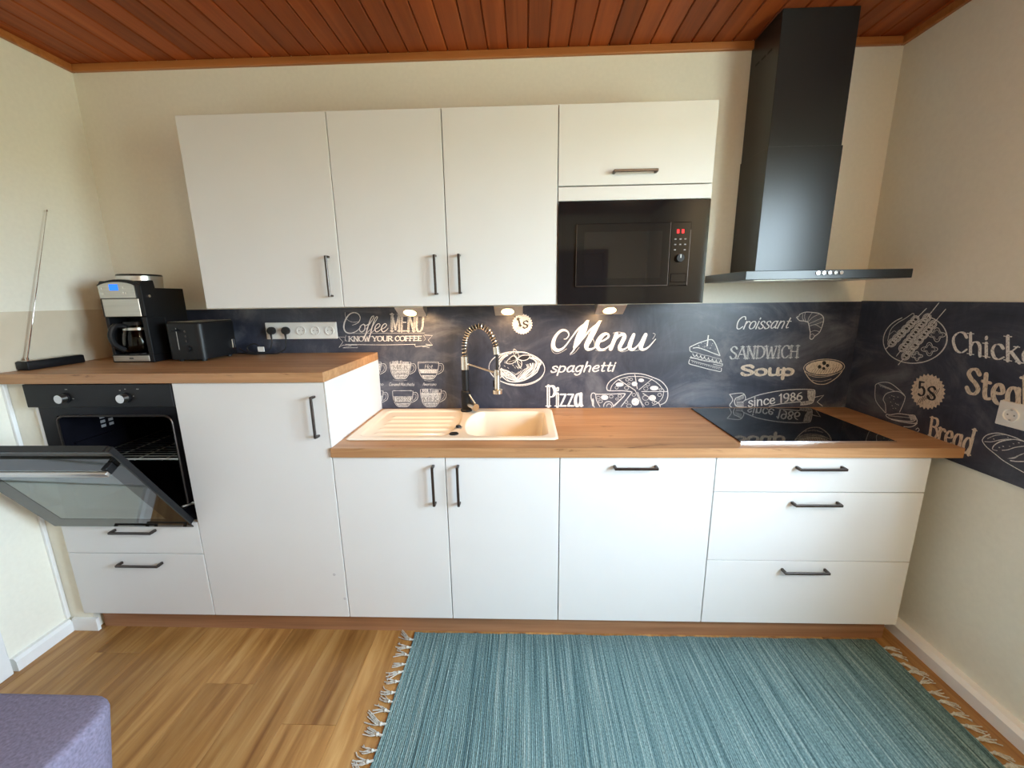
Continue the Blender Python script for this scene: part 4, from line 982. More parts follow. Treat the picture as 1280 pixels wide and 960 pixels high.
('c',5,16,0,[(11708,10656),(11735,10576),(11762,10638)]),
('c',5,16,0,[(11797,10656),(11824,10575),(11851,10637)]),
('f',4,0,1,[(11099,9601),(11106,9515),(11122,9428),(11138,9340),(11154,9253),(11989,9250),(12020,9337),(12051,9423),(12081,9510),(12103,9597)]),
('f',4,0,1,[(11182,9201),(11214,9154),(11246,9108),(11278,9062),(11340,9016),(11764,9014),(11833,9060),(11873,9106),(11913,9152),(11953,9197)]),
('c',0,22,0,[(11076,9861),(11071,9558),(11130,9236),(11277,9025),(11417,8989),(11682,8988),(11828,9023),(12011,9232),(12124,9553),(12170,9855)]),
('c',2,18,0,[(11076,9861),(11626,9885),(12170,9855)]),
('c',0,20,0,[(12163,9769),(12349,9768),(12412,9595),(12330,9379),(12066,9232)]),
('c',2,16,0,[(12156,9683),(12288,9682),(12311,9561),(12245,9422),(12107,9336)]),
('c',5,20,0,[(11342,9139),(11368,9060),(11396,9121)]),
('c',5,16,0,[(11430,9138),(11457,9059),(11484,9121)]),
('c',5,16,0,[(11518,9138),(11545,9059),(11572,9120)]),
('c',5,18,0,[(11607,9138),(11633,9059),(11660,9120)]),
('c',5,16,0,[(11695,9137),(11721,9058),(11748,9120)]),
('c',5,18,0,[(11783,9137),(11809,9058),(11836,9119)])],[('Cappuccino',[[1.1103,1.016],[1.2211,1.0153],[1.2241,1.031],[1.1143,1.0317]],9,0.6,0,0,0)]),
('price_badge_lettering','b',[('f',1,0,1,[(19997,13269),(20055,13200),(19980,13149),(20019,13068),(19934,13038),(19950,12949),(19859,12943),(19852,12853),(19762,12870),(19731,12785),(19649,12825),(19597,12751),(19528,12810),(19458,12752),(19407,12827),(19325,12789),(19295,12875),(19205,12859),(19199,12950),(19108,12958),(19126,13047),(19041,13078),(19081,13159),(19006,13211),(19066,13279),(19008,13348),(19084,13398),(19046,13479),(19131,13508),(19116,13596),(19206,13602),(19214,13691),(19303,13674),(19334,13758),(19415,13718),(19467,13791),(19535,13733),(19604,13790),(19655,13716),(19737,13753),(19766,13669),(19855,13684),(19862,13595),(19952,13587),(19935,13499),(20020,13468),(19981,13388),(20056,13336)]),
('l',5,18,0,[(19223,12967),(19313,13142)]),
('l',5,18,0,[(19318,12995),(19407,13170)]),
('l',5,18,0,[(19412,13024),(19502,13198)]),
('l',5,18,0,[(19507,13052),(19596,13226)]),
('l',5,16,0,[(19601,13080),(19690,13254)]),
('l',5,18,0,[(19695,13109),(19784,13283)]),
('l',5,18,0,[(19789,13137),(19878,13311)])],[('1',[[1.936,1.317],[1.949,1.3192],[1.9388,1.3577],[1.9247,1.3556]],26,0.5,10,5,0),
('S',[[1.9548,1.304],[1.983,1.3107],[1.9844,1.3456],[1.955,1.3401]],22,0.5,0,5,0)]),
('spaghetti_plate_drawing','b',[('c',0,[39,48,48,48,48,39,39,48,48,48,48,48,48,48,39,48,48,48,48,39,32,32,39,48,48,48,48,48,48,48],0,[(19947,11736),(20189,11621),(20390,11480),(20540,11318),(20633,11143),(20665,10962),(20634,10784),(20540,10615),(20388,10464),(20184,10337),(19937,10240),(19658,10178),(19360,10154),(19056,10168),(18759,10220),(18484,10309),(18242,10429),(18045,10575),(17901,10741),(17816,10918),(17795,11100),(17837,11278),(17940,11444),(18100,11591),(18309,11713),(18558,11804),(18836,11860),(19131,11880),(19430,11862),(19720,11808)]),
('c',0,36,0,[(20560,10605),(20440,10460),(20276,10333),(20076,10230),(19847,10155),(19596,10110),(19334,10097),(19070,10117),(18814,10169),(18576,10252),(18365,10361)]),
('c',0,45,0,[(18266,11542),(18455,11706),(18729,11827),(18865,11771),(19042,11865),(19191,11809),(19436,11862),(19707,11832),(19951,11707),(20168,11541),(20412,11415),(20480,11250),(20358,11085),(20276,10808)]),
('c',0,39,0,[(18271,11377),(18363,11183),(18304,10961),(18410,10737),(18571,10512),(18789,10342),(19175,10297),(19561,10365),(19947,10559),(20249,10780)]),
('c',1,32,0,[(19718,11226),(19778,11056),(19571,10918),(19403,10713),(19276,10577),(19200,10369)]),
('c',0,33,0,[(19802,11226),(19825,11052),(19652,10886),(19493,10707),(19299,10533),(19191,10371)]),
('c',0,27,0,[(19892,11249),(19904,11034),(19696,10864),(19533,10690),(19357,10506),(19180,10362)]),
('c',1,48,0,[(19930,11257),(19980,11055),(19777,10880),(19591,10693),(19379,10508),(19213,10328)]),
('c',0,48,0,[(20041,11271),(20003,11043),(19848,10851),(19637,10671),(19423,10515),(19227,10336)]),
('c',0,48,0,[(20081,11271),(20071,11039),(19906,10860),(19679,10639),(19428,10482),(19227,10356)]),
('c',1,27,0,[(20170,11280),(20140,11051),(19994,10819),(19756,10619),(19476,10483),(19247,10354)]),
('c',0,48,0,[(20260,11273),(20175,11030),(20067,10843),(19803,10648),(19536,10450),(19271,10329)]),
('c',0,32,0,[(20318,11287),(20267,11020),(20101,10819),(19876,10594),(19548,10439),(19254,10326)]),
('c',1,39,0,[(20405,11282),(20295,11028),(20162,10810),(19912,10609),(19604,10404),(19263,10312)]),
('c',0,39,0,[(20432,11269),(20381,11042),(20247,10804),(19966,10594),(19607,10400),(19290,10315)]),
('c',1,45,0,[(18450,10972),(18656,10921),(18833,10846),(19077,10660),(19223,10471)]),
('c',0,45,0,[(18457,11008),(18593,10915),(18833,10807),(19055,10628),(19217,10450)]),
('c',0,45,0,[(18423,11002),(18552,10881),(18766,10747),(19023,10589),(19207,10421)]),
('c',1,30,0,[(18382,10982),(18544,10862),(18747,10703),(18973,10529),(19200,10411)]),
('c',0,37,0,[(18401,11005),(18483,10812),(18730,10654),(18940,10476),(19225,10407)]),
('c',0,30,0,[(18355,10976),(18488,10786),(18678,10618),(18929,10442),(19220,10390)]),
('c',1,39,0,[(18313,10968),(18454,10764),(18661,10575),(18884,10447),(19202,10366)]),
('c',0,30,0,[(18301,11013),(18416,10784),(18627,10573),(18830,10361),(19184,10312)]),
('c',0,37,0,[(18284,11004),(18384,10721),(18555,10497),(18838,10332),(19191,10331)]),
('c',1,22,0,[(18354,10518),(18585,10635),(18826,10621),(19047,10517)]),
('c',0,27,0,[(18395,10575),(18591,10709),(18848,10680),(19113,10526)]),
('c',0,27,0,[(18400,10671),(18642,10747),(18881,10703),(19127,10553)]),
('c',1,33,0,[(18421,10759),(18696,10806),(18908,10754),(19176,10557)]),
('c',1,36,0,[(19900,11544),(20099,11460),(20226,11298),(20161,11071)]),
('c',0,36,0,[(19922,11558),(20135,11459),(20262,11323),(20219,11080)]),
('c',0,36,0,[(19946,11557),(20191,11494),(20329,11346),(20286,11094)]),
('c',1,24,0,[(19983,11583),(20231,11519),(20388,11363),(20319,11097)]),
('c',0,20,0,[(20006,11609),(20281,11530),(20450,11365),(20397,11128)]),
('c',1,30,0,[(18250,11335),(18361,11483),(18522,11671),(18740,11771)]),
('c',0,30,0,[(18243,11283),(18378,11469),(18518,11620),(18761,11760)]),
('c',0,30,0,[(18284,11241),(18385,11393),(18533,11591),(18783,11723)]),
('c',1,36,0,[(18289,11195),(18413,11361),(18582,11571),(18785,11699)]),
('c',2,24,0,[(18607,11418),(18645,11401),(18660,11362)]),
('c',2,30,0,[(19725,11579),(19763,11563),(19779,11524)]),
('c',2,24,0,[(19129,11355),(19167,11338),(19183,11299)]),
('c',2,20,0,[(19433,11016),(19471,10999),(19487,10960)]),
('c',2,24,0,[(19261,11084),(19299,11067),(19315,11028)]),
('c',2,30,0,[(18572,11166),(18610,11149),(18626,11110)]),
('c',2,24,0,[(18591,11336),(18629,11319),(18644,11280)]),
('c',2,20,0,[(19795,11085),(19833,11068),(19849,11029)]),
('c',2,24,0,[(19188,11141),(19226,11125),(19242,11086)]),
('c',2,24,0,[(19391,11085),(19429,11068),(19446,11030)]),
('c',2,24,0,[(19277,11281),(19315,11264),(19331,11225)]),
('c',2,24,0,[(19869,11057),(19907,11040),(19924,11002)]),
('c',2,24,0,[(18839,11511),(18877,11494),(18893,11456)]),
('c',2,24,0,[(19598,11553),(19636,11537),(19652,11498)]),
('c',2,30,0,[(19240,11529),(19278,11512),(19294,11473)]),
('c',2,24,0,[(19102,11081),(19140,11064),(19156,11025)]),
('c',2,30,0,[(19005,11202),(19043,11185),(19059,11146)]),
('c',2,30,0,[(19441,11551),(19479,11534),(19495,11496)]),
('c',2,30,0,[(19252,11053),(19290,11036),(19306,10997)]),
('c',2,24,0,[(19368,11678),(19406,11662),(19422,11623)]),
('c',2,30,0,[(19885,11642),(19923,11626),(19939,11587)]),
('c',2,24,0,[(19814,11134),(19852,11117),(19869,11079)]),
('c',2,24,0,[(19717,11663),(19755,11646),(19771,11607)]),
('c',2,30,0,[(19758,11057),(19796,11040),(19812,11001)]),
('c',2,24,0,[(19356,11142),(19395,11125),(19411,11086)]),
('c',2,24,0,[(18476,11550),(18514,11533),(18530,11495)]),
('c',2,30,0,[(18751,11065),(18789,11048),(18805,11009)]),
('c',2,30,0,[(19555,11599),(19593,11582),(19609,11543)]),
('c',2,30,0,[(19317,11216),(19355,11199),(19371,11160)]),
('c',2,30,0,[(18417,11036),(18455,11019),(18471,10980)]),
('F',5,0,1,[(19242,11480),(19081,11673),(18861,11538),(18694,11305),(18967,11261),(19214,11425)]),
('c',0,39,1,[(19242,11480),(19081,11673),(18861,11538),(18694,11305),(18967,11261),(19214,11425)]),
('c',2,21,0,[(19242,11480),(18694,11305)]),
('F',5,0,1,[(19297,11534),(19516,11683),(19896,11680),(19814,11503),(19569,11422),(19297,11493)]),
('c',0,39,1,[(19297,11534),(19516,11683),(19896,11680),(19814,11503),(19569,11422),(19297,11493)]),
('c',2,21,0,[(19297,11534),(19814,11503)]),
('F',5,0,1,[(19242,11452),(19321,11176),(19402,11036),(19485,11202),(19460,11395),(19270,11479)]),
('c',0,39,1,[(19242,11452),(19321,11176),(19402,11036),(19485,11202),(19460,11395),(19270,11479)]),
('c',2,21,0,[(19242,11452),(19485,11202)]),
('F',5,0,1,[(19243,11562),(19082,11783),(19099,12014),(19273,11863),(19325,11616)]),
('c',0,26,1,[(19243,11562),(19082,11783),(19099,12014),(19273,11863),(19325,11616)]),
('c',2,14,0,[(19243,11562),(19099,12014)]),
('c',2,24,0,[(18961,10845),(19180,10732),(19345,10842)]),
('c',0,29,0,[(19069,10649),(19290,10731),(19456,10897)])],[]),
('menu_lettering','b',[('c',1,[33,48,55,88,132,140,192,204,168,108,72,66,77,48],0,[(21633,12502),(21762,12525),(21877,12723),(21757,12912),(21522,12938),(21267,12729),(21105,12389),(21119,12081),(21298,11936),(21546,12006),(21767,12229),(22043,12616),(22385,13051),(22853,13412)]),
('c',1,[164,372,348,156],0,[(22785,13366),(22574,12933),(22351,12437),(22170,12072)]),
('c',1,[108,72,30],0,[(22204,12131),(22114,11905),(21952,11740)]),
('c',1,[48,60,84,48],0,[(22172,11994),(22573,12493),(22969,12987),(23479,13393)]),
('c',1,[144,264,272,228,156,84,40],0,[(23394,13348),(23145,12927),(22896,12432),(22769,12137),(22856,11970),(23113,12016),(23401,12220)]),
('c',1,[48,84,99,99,180,228,216,144,84,48],0,[(23339,12310),(23628,12413),(23867,12598),(23804,12740),(23595,12695),(23382,12427),(23309,12144),(23456,11953),(23713,11987),(24043,12244)]),
('c',1,[204,197,204],0,[(24258,12723),(24143,12390),(23995,11984)]),
('c',1,[48,88,156,204,197,186,132,72,48],0,[(24081,12185),(24323,12565),(24560,12720),(24659,12591),(24543,12298),(24437,12051),(24547,11932),(24766,12013),(25004,12294)]),
('c',1,[160,216,204,144,72,48],0,[(25119,12691),(24985,12324),(24940,12047),(25097,11939),(25322,12115),(25559,12465)]),
('c',1,[186,228,216,131,78,36],0,[(25710,12686),(25567,12318),(25500,12042),(25634,11934),(25889,12062),(26220,12459)]),
('c',2,24,0,[(21057,12508),(20988,12213),(21038,11915),(21217,11770),(21489,11827),(21770,12004)]),
('c',2,22,0,[(21953,11692),(22175,11797),(22406,12069)]),
('c',2,24,0,[(22976,12724),(23163,12311),(23159,12075)]),
('c',2,22,0,[(23233,11926),(23441,11882),(23763,11903)]),
('c',2,24,0,[(24348,11934),(24587,11825),(24933,11941)]),
('c',2,24,0,[(26076,12752),(26184,12681),(26070,12460)]),
('c',2,24,0,[(24082,12772),(24312,12828),(24545,12796)]),
('c',2,24,0,[(24934,11929),(25228,11879),(25431,11924)]),
('l',4,24,0,[(22443,13051),(22492,12951)]),
('l',4,24,0,[(22514,13003),(22563,12904)]),
('l',4,22,0,[(22585,12956),(22634,12856)]),
('l',4,24,0,[(22656,12909),(22705,12809)]),
('l',4,22,0,[(22728,12861),(22777,12761)]),
('l',4,24,0,[(22799,12814),(22848,12714)]),
('l',4,24,0,[(22870,12766),(22919,12666)]),
('l',4,24,0,[(22941,12719),(22991,12619)])],[]),
('spaghetti_lettering','b',[],[('spaghetti',[[2.0939,1.0798],[2.4227,1.0837],[2.4385,1.1337],[2.1114,1.1301]],14,0.65,0,0,0)]),
('pizza_lettering','b',[],[('Pizza',[[2.078,0.8978],[2.2667,0.897],[2.2641,1.0069],[2.0774,1.008]],19,0.35,9,1,5)]),
('pizza_drawing','b',[('c',0,45,0,[(25143,9748),(24682,9805),(24012,9809),(23874,9919),(23912,10155),(24097,10370),(24440,10566),(24854,10689),(25271,10711),(25726,10658),(26187,10501),(26617,10301),(26917,9975),(26995,9738),(27005,9428),(26899,9172),(26661,9044)]),
('c',0,35,0,[(24064,9852),(24142,10099),(24447,10386),(24930,10534),(25279,10554),(25698,10529),(26160,10376),(26524,10121),(26806,9794)]),
('c',0,35,0,[(26792,9739),(26742,9430),(26514,9137),(26273,9027)]),
('l',0,38,0,[(25274,10650),(25433,9910)]),
('l',0,33,0,[(26158,10412),(25524,9855)]),
('l',0,38,0,[(26967,9749),(25669,9756)]),
('l',0,44,0,[(24446,10404),(25332,9820)]),
('l',0,33,0,[(25332,9820),(25785,8918)]),
('l',0,44,0,[(25179,9730),(24648,8960)]),
('l',0,44,0,[(25745,9654),(26549,9137)]),
('l',0,44,0,[(26584,9137),(26666,8952)]),
('c',0,28,0,[(25460,9728),(25700,9177),(25853,8955)]),
('F',1,0,1,[(24731,10132),(24713,10085),(24658,10047),(24578,10027),(24487,10027),(24404,10049),(24346,10087),(24324,10134),(24342,10181),(24397,10219),(24478,10239),(24569,10238),(24651,10217),(24709,10179)]),
('F',1,0,1,[(25427,10164),(25416,10111),(25377,10068),(25319,10045),(25253,10045),(25193,10069),(25150,10112),(25133,10166),(25145,10219),(25184,10261),(25242,10285),(25307,10284),(25367,10260),(25410,10217)]),
('F',1,0,1,[(25757,10349),(25744,10309),(25705,10277),(25648,10259),(25582,10259),(25522,10278),(25480,10310),(25463,10351),(25476,10392),(25515,10424),(25573,10442),(25638,10441),(25698,10423),(25740,10390)]),
('F',1,0,1,[(26514,9933),(26496,9880),(26438,9837),(26353,9814),(26256,9814),(26168,9839),(26105,9882),(26080,9936),(26099,9989),(26157,10032),(26242,10055),(26339,10054),(26427,10030),(26490,9987)]),
('F',1,0,1,[(26416,9413),(26402,9346),(26355,9293),(26283,9263),(26201,9264),(26126,9294),(26072,9348),(26050,9415),(26065,9481),(26112,9534),(26184,9564),(26265,9563),(26340,9533),(26394,9480)]),
('F',1,0,1,[(25571,9215),(25556,9125),(25505,9053),(25427,9014),(25339,9014),(25258,9054),(25199,9127),(25175,9216),(25190,9306),(25242,9377),(25319,9416),(25407,9416),(25488,9376),(25547,9304)]),
('c',2,32,1,[(24986,10383),(24979,10353),(24957,10329),(24924,10316),(24887,10316),(24852,10330),(24828,10354),(24818,10384),(24825,10414),(24848,10438),(24881,10451),(24918,10451),(24952,10437),(24977,10413)]),
('c',2,28,1,[(25171,10400),(25165,10372),(25144,10350),(25114,10338),(25080,10339),(25048,10351),(25026,10373),(25017,10401),(25023,10428),(25044,10450),(25074,10462),(25108,10462),(25140,10450),(25162,10427)]),
('c',2,28,1,[(25062,10184),(25057,10162),(25040,10143),(25016,10134),(24987,10134),(24962,10144),(24943,10162),(24936,10185),(24941,10207),(24958,10225),(24983,10235),(25011,10235),(25037,10225),(25055,10207)]),
('c',2,28,1,[(24993,9949),(24984,9911),(24956,9881),(24914,9864),(24867,9865),(24824,9882),(24794,9912),(24782,9950),(24790,9988),(24818,10018),(24860,10035),(24907,10034),(24950,10017),(24980,9987)]),
('c',2,24,1,[(25984,9907),(25975,9867),(25946,9835),(25902,9817),(25852,9817),(25806,9835),(25773,9868),(25760,9908),(25769,9949),(25798,9981),(25842,9998),(25892,9998),(25938,9980),(25971,9948)]),
('c',2,24,1,[(26056,10124),(26048,10091),(26025,10065),(25989,10051),(25949,10051),(25911,10066),(25885,10092),(25874,10125),(25881,10158),(25905,10184),(25940,10198),(25981,10198),(26018,10183),(26045,10157)]),
('c',2,32,1,[(26036,9415),(26024,9359),(25984,9314),(25923,9289),(25854,9289),(25790,9315),(25745,9360),(25726,9416),(25739,9472),(25779,9517),(25840,9541),(25909,9541),(25972,9516),(26018,9471)]),
('c',2,32,1,[(26691,9576),(26683,9541),(26658,9512),(26619,9497),(26575,9497),(26535,9513),(26506,9541),(26494,9577),(26502,9612),(26527,9641),(26566,9656),(26609,9656),(26650,9640),(26679,9612)]),
('c',2,28,1,[(25365,9583),(25358,9550),(25334,9523),(25298,9509),(25257,9509),(25220,9524),(25193,9550),(25182,9583),(25190,9616),(25214,9643),(25250,9657),(25291,9657),(25328,9642),(25355,9616)]),
('c',2,28,1,[(26060,9120),(26053,9087),(26029,9061),(25993,9046),(25952,9046),(25914,9061),(25887,9088),(25876,9121),(25883,9154),(25907,9181),(25943,9196),(25984,9195),(26022,9181),(26049,9154)]),
('c',2,28,1,[(24988,9199),(24981,9168),(24959,9143),(24925,9130),(24888,9130),(24853,9144),(24828,9169),(24818,9199),(24825,9230),(24848,9255),(24881,9268),(24919,9268),(24954,9254),(24979,9229)]),
('c',2,28,1,[(25175,8995),(25165,8951),(25133,8916),(25086,8897),(25032,8897),(24983,8917),(24948,8952),(24934,8996),(24944,9039),(24976,9074),(25023,9093),(25077,9093),(25126,9074),(25161,9039)]),
('c',2,28,1,[(24461,9970),(24454,9940),(24431,9916),(24398,9902),(24360,9902),(24326,9916),(24301,9941),(24292,9971),(24299,10001),(24321,10025),(24355,10039),(24392,10038),(24427,10025),(24451,10000)]),
('c',2,32,1,[(26672,9867),(26667,9845),(26651,9826),(26626,9816),(26598,9817),(26573,9827),(26554,9845),(26546,9868),(26551,9891),(26567,9909),(26592,9919),(26620,9918),(26646,9908),(26665,9890)]),
('c',2,28,1,[(26371,9174),(26365,9149),(26347,9128),(26319,9117),(26288,9117),(26259,9129),(26238,9149),(26230,9175),(26235,9201),(26253,9221),(26281,9232),(26312,9232),(26341,9221),(26362,9200)]),
('c',0,48,0,[(24831,9640),(24689,9652),(23913,9626),(23347,9629),(23239,9685),(23115,9667),(23074,9484),(23146,9188),(23261,8928)]),
('c',0,40,0,[(23312,9611),(23355,9335),(23545,8964)]),
('c',0,52,0,[(24831,9629),(24698,9439),(24221,8962)]),
('l',2,27,0,[(24750,9476),(24293,8961)]),
('F',1,0,1,[(23969,9450),(23952,9393),(23901,9347),(23825,9321),(23739,9322),(23662,9348),(23607,9394),(23586,9452),(23603,9509),(23655,9555),(23731,9580),(23816,9579),(23893,9554),(23948,9507)]),
('c',2,28,1,[(24211,9497),(24203,9463),(24176,9436),(24137,9422),(24093,9422),(24053,9437),(24024,9464),(24013,9497),(24022,9531),(24048,9558),(24087,9572),(24132,9572),(24172,9557),(24200,9530)]),
('c',2,32,1,[(23671,9241),(23662,9208),(23636,9181),(23596,9166),(23552,9166),(23511,9181),(23483,9208),(23472,9242),(23481,9276),(23508,9303),(23547,9317),(23591,9317),(23632,9302),(23660,9275)]),
('c',2,28,1,[(23551,9445),(23543,9413),(23518,9389),(23481,9375),(23440,9375),(23403,9389),(23376,9414),(23366,9445),(23374,9476),(23399,9501),(23436,9515),(23477,9515),(23514,9501),(23541,9476)]),
('c',2,32,1,[(24645,9531),(24637,9500),(24613,9475),(24576,9462),(24535,9462),(24498,9476),(24471,9501),(24461,9532),(24469,9563),(24493,9588),(24530,9601),(24570,9601),(24608,9587),(24634,9562)]),
('c',2,28,1,[(24489,9367),(24483,9343),(24464,9324),(24436,9313),(24405,9313),(24376,9324),(24355,9343),(24347,9367),(24354,9391),(24372,9410),(24400,9421),(24432,9421),(24461,9410),(24481,9391)]),
('c',0,42,0,[(23741,8963),(23756,9068),(23807,9157),(23886,9216),(23980,9236),(24076,9215),(24159,9155),(24216,9066),(24239,8961)]),
('c',0,31,0,[(23898,8963),(23912,9037),(23957,9091),(24020,9110),(24085,9090),(24134,9036),(24154,8962),(24139,8893),(24095,8893)]),
('F',0,0,1,[(23239,9188),(23236,9091),(23222,9014),(23201,8971),(23175,8971),(23151,9014),(23133,9092),(23125,9188),(23128,9284),(23141,9361),(23163,9404),(23188,9404),(23212,9361),(23230,9284)])],[]),
('sandwich_drawing','b',[('c',0,44,0,[(27937,12034),(28275,12204),(28649,12339),(28891,12405),(29052,12369),(29206,12161),(29347,11860),(29473,11592)]),
('c',0,34,0,[(27937,12034),(27963,11849),(28046,11802)]),
('c',0,45,0,[(28111,11986),(28336,12008),(28709,11889),(29086,11735),(29473,11592)]),
('f',0,0,1,[(28782,12623),(28839,12623),(28825,12073),(28762,12073)]),
('c',2,24,0,[(28035,11790),(28219,11777),(28429,11705),(28640,11634),(28917,11585),(29198,11490),(29523,11417)]),
('c',0,34,0,[(28110,11708),(28189,11579),(28290,11602),(28317,11683)]),
('c',0,28,0,[(28308,11651),(28387,11522),(28488,11544),(28515,11626)]),
('c',0,42,0,[(28507,11593),(28586,11464),(28686,11487),(28714,11568)]),
('c',0,28,0,[(28705,11535),(28784,11406),(28885,11429),(28912,11510)]),
('c',0,28,0,[(28904,11478),(28983,11349),(29084,11371),(29111,11453)]),
('c',0,34,0,[(29102,11420),(29182,11291),(29283,11314),(29309,11395)]),
('c',0,34,0,[(29301,11363),(29381,11233),(29481,11256),(29508,11338)]),
('c',4,60,0,[(28001,11499),(28243,11474),(28477,11402),(28756,11341),(29126,11280),(29452,11207),(29639,11159)]),
('c',0,28,0,[(28030,11569),(28104,11498),(28428,11437)]),
('c',0,32,0,[(29639,11159),(29602,11065),(29182,11162)]),
('c',0,39,0,[(27985,11406),(27950,11265),(28015,11171),(28413,11062),(28882,10929),(29303,10831),(29582,10782),(29601,10947)]),
('c',2,29,0,[(28069,11358),(28397,11262),(28817,11153),(29191,11056),(29565,10971)]),
('c',0,34,0,[(29526,11394),(29584,11253)]),
('l',2,22,0,[(28471,12242),(28499,12228)]),
('l',2,18,0,[(28485,12224),(28513,12210)]),
('l',2,27,0,[(29043,12209),(29071,12195)]),
('l',2,27,0,[(28363,12084),(28391,12070)]),
('l',2,22,0,[(28992,12124),(29020,12109)]),
('l',2,22,0,[(28353,12131),(28381,12117)]),
('l',2,22,0,[(28662,12228),(28691,12214)]),
('l',2,18,0,[(28924,11965),(28953,11951)]),
('l',2,18,0,[(28764,12208),(28792,12194)]),
('l',2,18,0,[(28634,11912),(28662,11898)]),
('l',2,18,0,[(28399,12091),(28427,12077)]),
('l',2,18,0,[(28730,12051),(28759,12037)]),
('l',2,18,0,[(28560,12052),(28589,12038)]),
('l',2,22,0,[(28973,11990),(29002,11976)]),
('l',2,22,0,[(28664,12082),(28693,12068)]),
('l',2,22,0,[(28939,11993),(28967,11979)]),
('l',2,22,0,[(29199,11933),(29227,11919)]),
('l',2,22,0,[(28641,12037),(28670,12023)]),
('l',2,18,0,[(28814,11996),(28843,11981)]),
('l',2,18,0,[(28779,12234),(28807,12220)]),
('l',0,18,0,[(28121,11276),(28155,11259)]),
('l',0,22,0,[(28224,11249),(28257,11232)]),
('l',0,22,0,[(28327,11222),(28360,11206)]),
('l',0,18,0,[(28430,11196),(28463,11179)]),
('l',0,22,0,[(28532,11169),(28566,11153)]),
('l',0,18,0,[(28635,11143),(28669,11126)]),
('l',0,18,0,[(28738,11116),(28772,11099)]),
('l',0,27,0,[(28841,11089),(28874,11073)]),
('l',0,22,0,[(28944,11063),(28977,11046)]),
('l',0,22,0,[(29047,11036),(29080,11019)]),
('l',0,27,0,[(29150,11009),(29183,10993)]),
('l',0,22,0,[(29253,10983),(29286,10966)]),
('l',0,22,0,[(29356,10956),(29389,10939)]),
('l',0,27,0,[(29459,10929),(29492,10913)])],[]),
('croissant_lettering','b',[],[('Croissant',[[3.0036,1.2908],[3.2668,1.294],[3.2872,1.3494],[3.0223,1.3524]],10,0.6,0,0,0)]),
('croissant_drawing','b',[('c',0,36,0,[(32989,13457),(33094,13505),(33141,13605),(33387,13703),(33707,13691),(34033,13635),(34252,13492),(34313,13289),(34282,13005),(34202,12720),(33989,12517),(33906,12386),(33781,12416),(33757,12683),(33660,13012),(33572,13216),(33364,13279),(33161,13302),(32989,13457)]),
('c',2,24,0,[(33281,13603),(33285,13422),(33407,13258)]),
('c',2,24,0,[(33388,13695),(33380,13461),(33492,13217)]),
('c',2,24,0,[(34077,13606),(33779,13457),(33571,13224)]),
('c',2,24,0,[(34261,13431),(33962,13293),(33624,13134)]),
('c',2,24,0,[(34307,13249),(34024,13130),(33657,13032)]),
('c',2,24,0,[(34253,12924),(33950,13090),(33698,13032)]),
('c',2,24,0,[(34199,12740),(33949,12804),(33751,12725)]),
('c',2,24,0,[(33986,12537),(33891,12641),(33784,12601)]),
('c',2,24,0,[(33712,13659),(33600,13459),(33550,13236)]),
('c',2,24,0,[(33012,13526),(33090,13383)])],[]),
('sandwich_lettering','b',[],[('SANDWICH',[[2.9931,1.1421],[3.334,1.1455],[3.3317,1.2073],[2.9945,1.2043]],15,0.4,8,4,5)]),
('soup_lettering','b',[],[('Soup',[[3.0565,1.0586],[3.3262,1.0568],[3.3267,1.1105],[3.0545,1.108]],23,0.5,9,3,0)]),
('soup_bowl_drawing','b',[('F',3,0,1,[(35572,10999),(35514,10840),(35290,10704),(34943,10617),(34541,10598),(34166,10650),(33892,10762),(33774,10913),(33835,11072),(34061,11208),(34408,11293),(34807,11312),(35179,11260),(35452,11149)]),
('c',3,32,1,[(35664,11003),(35603,10818),(35357,10660),(34975,10560),(34532,10538),(34117,10600),(33813,10732),(33681,10909),(33746,11094),(33995,11251),(34377,11350),(34816,11370),(35228,11309),(35530,11178)]),
('c',3,36,0,[(33740,10758),(33992,10414),(34316,10154),(34655,10083),(34976,10141),(35382,10448),(35583,10746)]),
('c',3,24,0,[(33928,10586),(34397,10455),(35004,10515),(35426,10704)]),
('c',3,20,0,[(34171,10306),(34633,10238),(35108,10364)]),
('F',5,0,1,[(34536,10987),(34532,10946),(34512,10914),(34479,10896),(34438,10896),(34400,10915),(34370,10948),(34356,10988),(34359,11029),(34379,11061),(34413,11079),(34453,11078),(34491,11060),(34521,11027)]),
('F',5,0,1,[(34741,11176),(34738,11132),(34716,11097),(34679,11077),(34635,11078),(34593,11098),(34561,11133),(34545,11177),(34549,11221),(34571,11256),(34607,11276),(34651,11275),(34693,11255),(34725,11220)]),
('F',5,0,1,[(34906,11048),(34903,11011),(34885,10982),(34855,10965),(34818,10966),(34783,10982),(34756,11012),(34743,11049),(34746,11086),(34764,11115),(34794,11131),(34831,11131),(34866,11114),(34893,11085)]),
('F',5,0,1,[(34736,10901),(34733,10867),(34717,10841),(34689,10826),(34656,10826),(34625,10841),(34601,10868),(34588,10902),(34591,10935),(34608,10961),(34635,10976),(34668,10976),(34699,10961),(34724,10934)]),
('F',5,0,1,[(34731,11387),(34729,11361),(34716,11341),(34695,11330),(34670,11330),(34645,11341),(34626,11362),(34617,11388),(34619,11413),(34632,11434),(34653,11445),(34678,11445),(34703,11433),(34722,11412)]),
('l',5,16,0,[(34045,10628),(34174,10883)]),
('l',5,16,0,[(34167,10636),(34296,10891)]),
('l',5,18,0,[(34289,10644),(34417,10899)]),
('l',5,16,0,[(34411,10651),(34539,10906)]),
('l',5,16,0,[(34533,10659),(34660,10914)]),
('l',5,16,0,[(34655,10667),(34782,10921)]),
('l',5,16,0,[(34776,10675),(34903,10929)]),
('l',5,18,0,[(34898,10682),(35024,10937)]),
('l',5,16,0,[(35019,10690),(35145,10944)]),
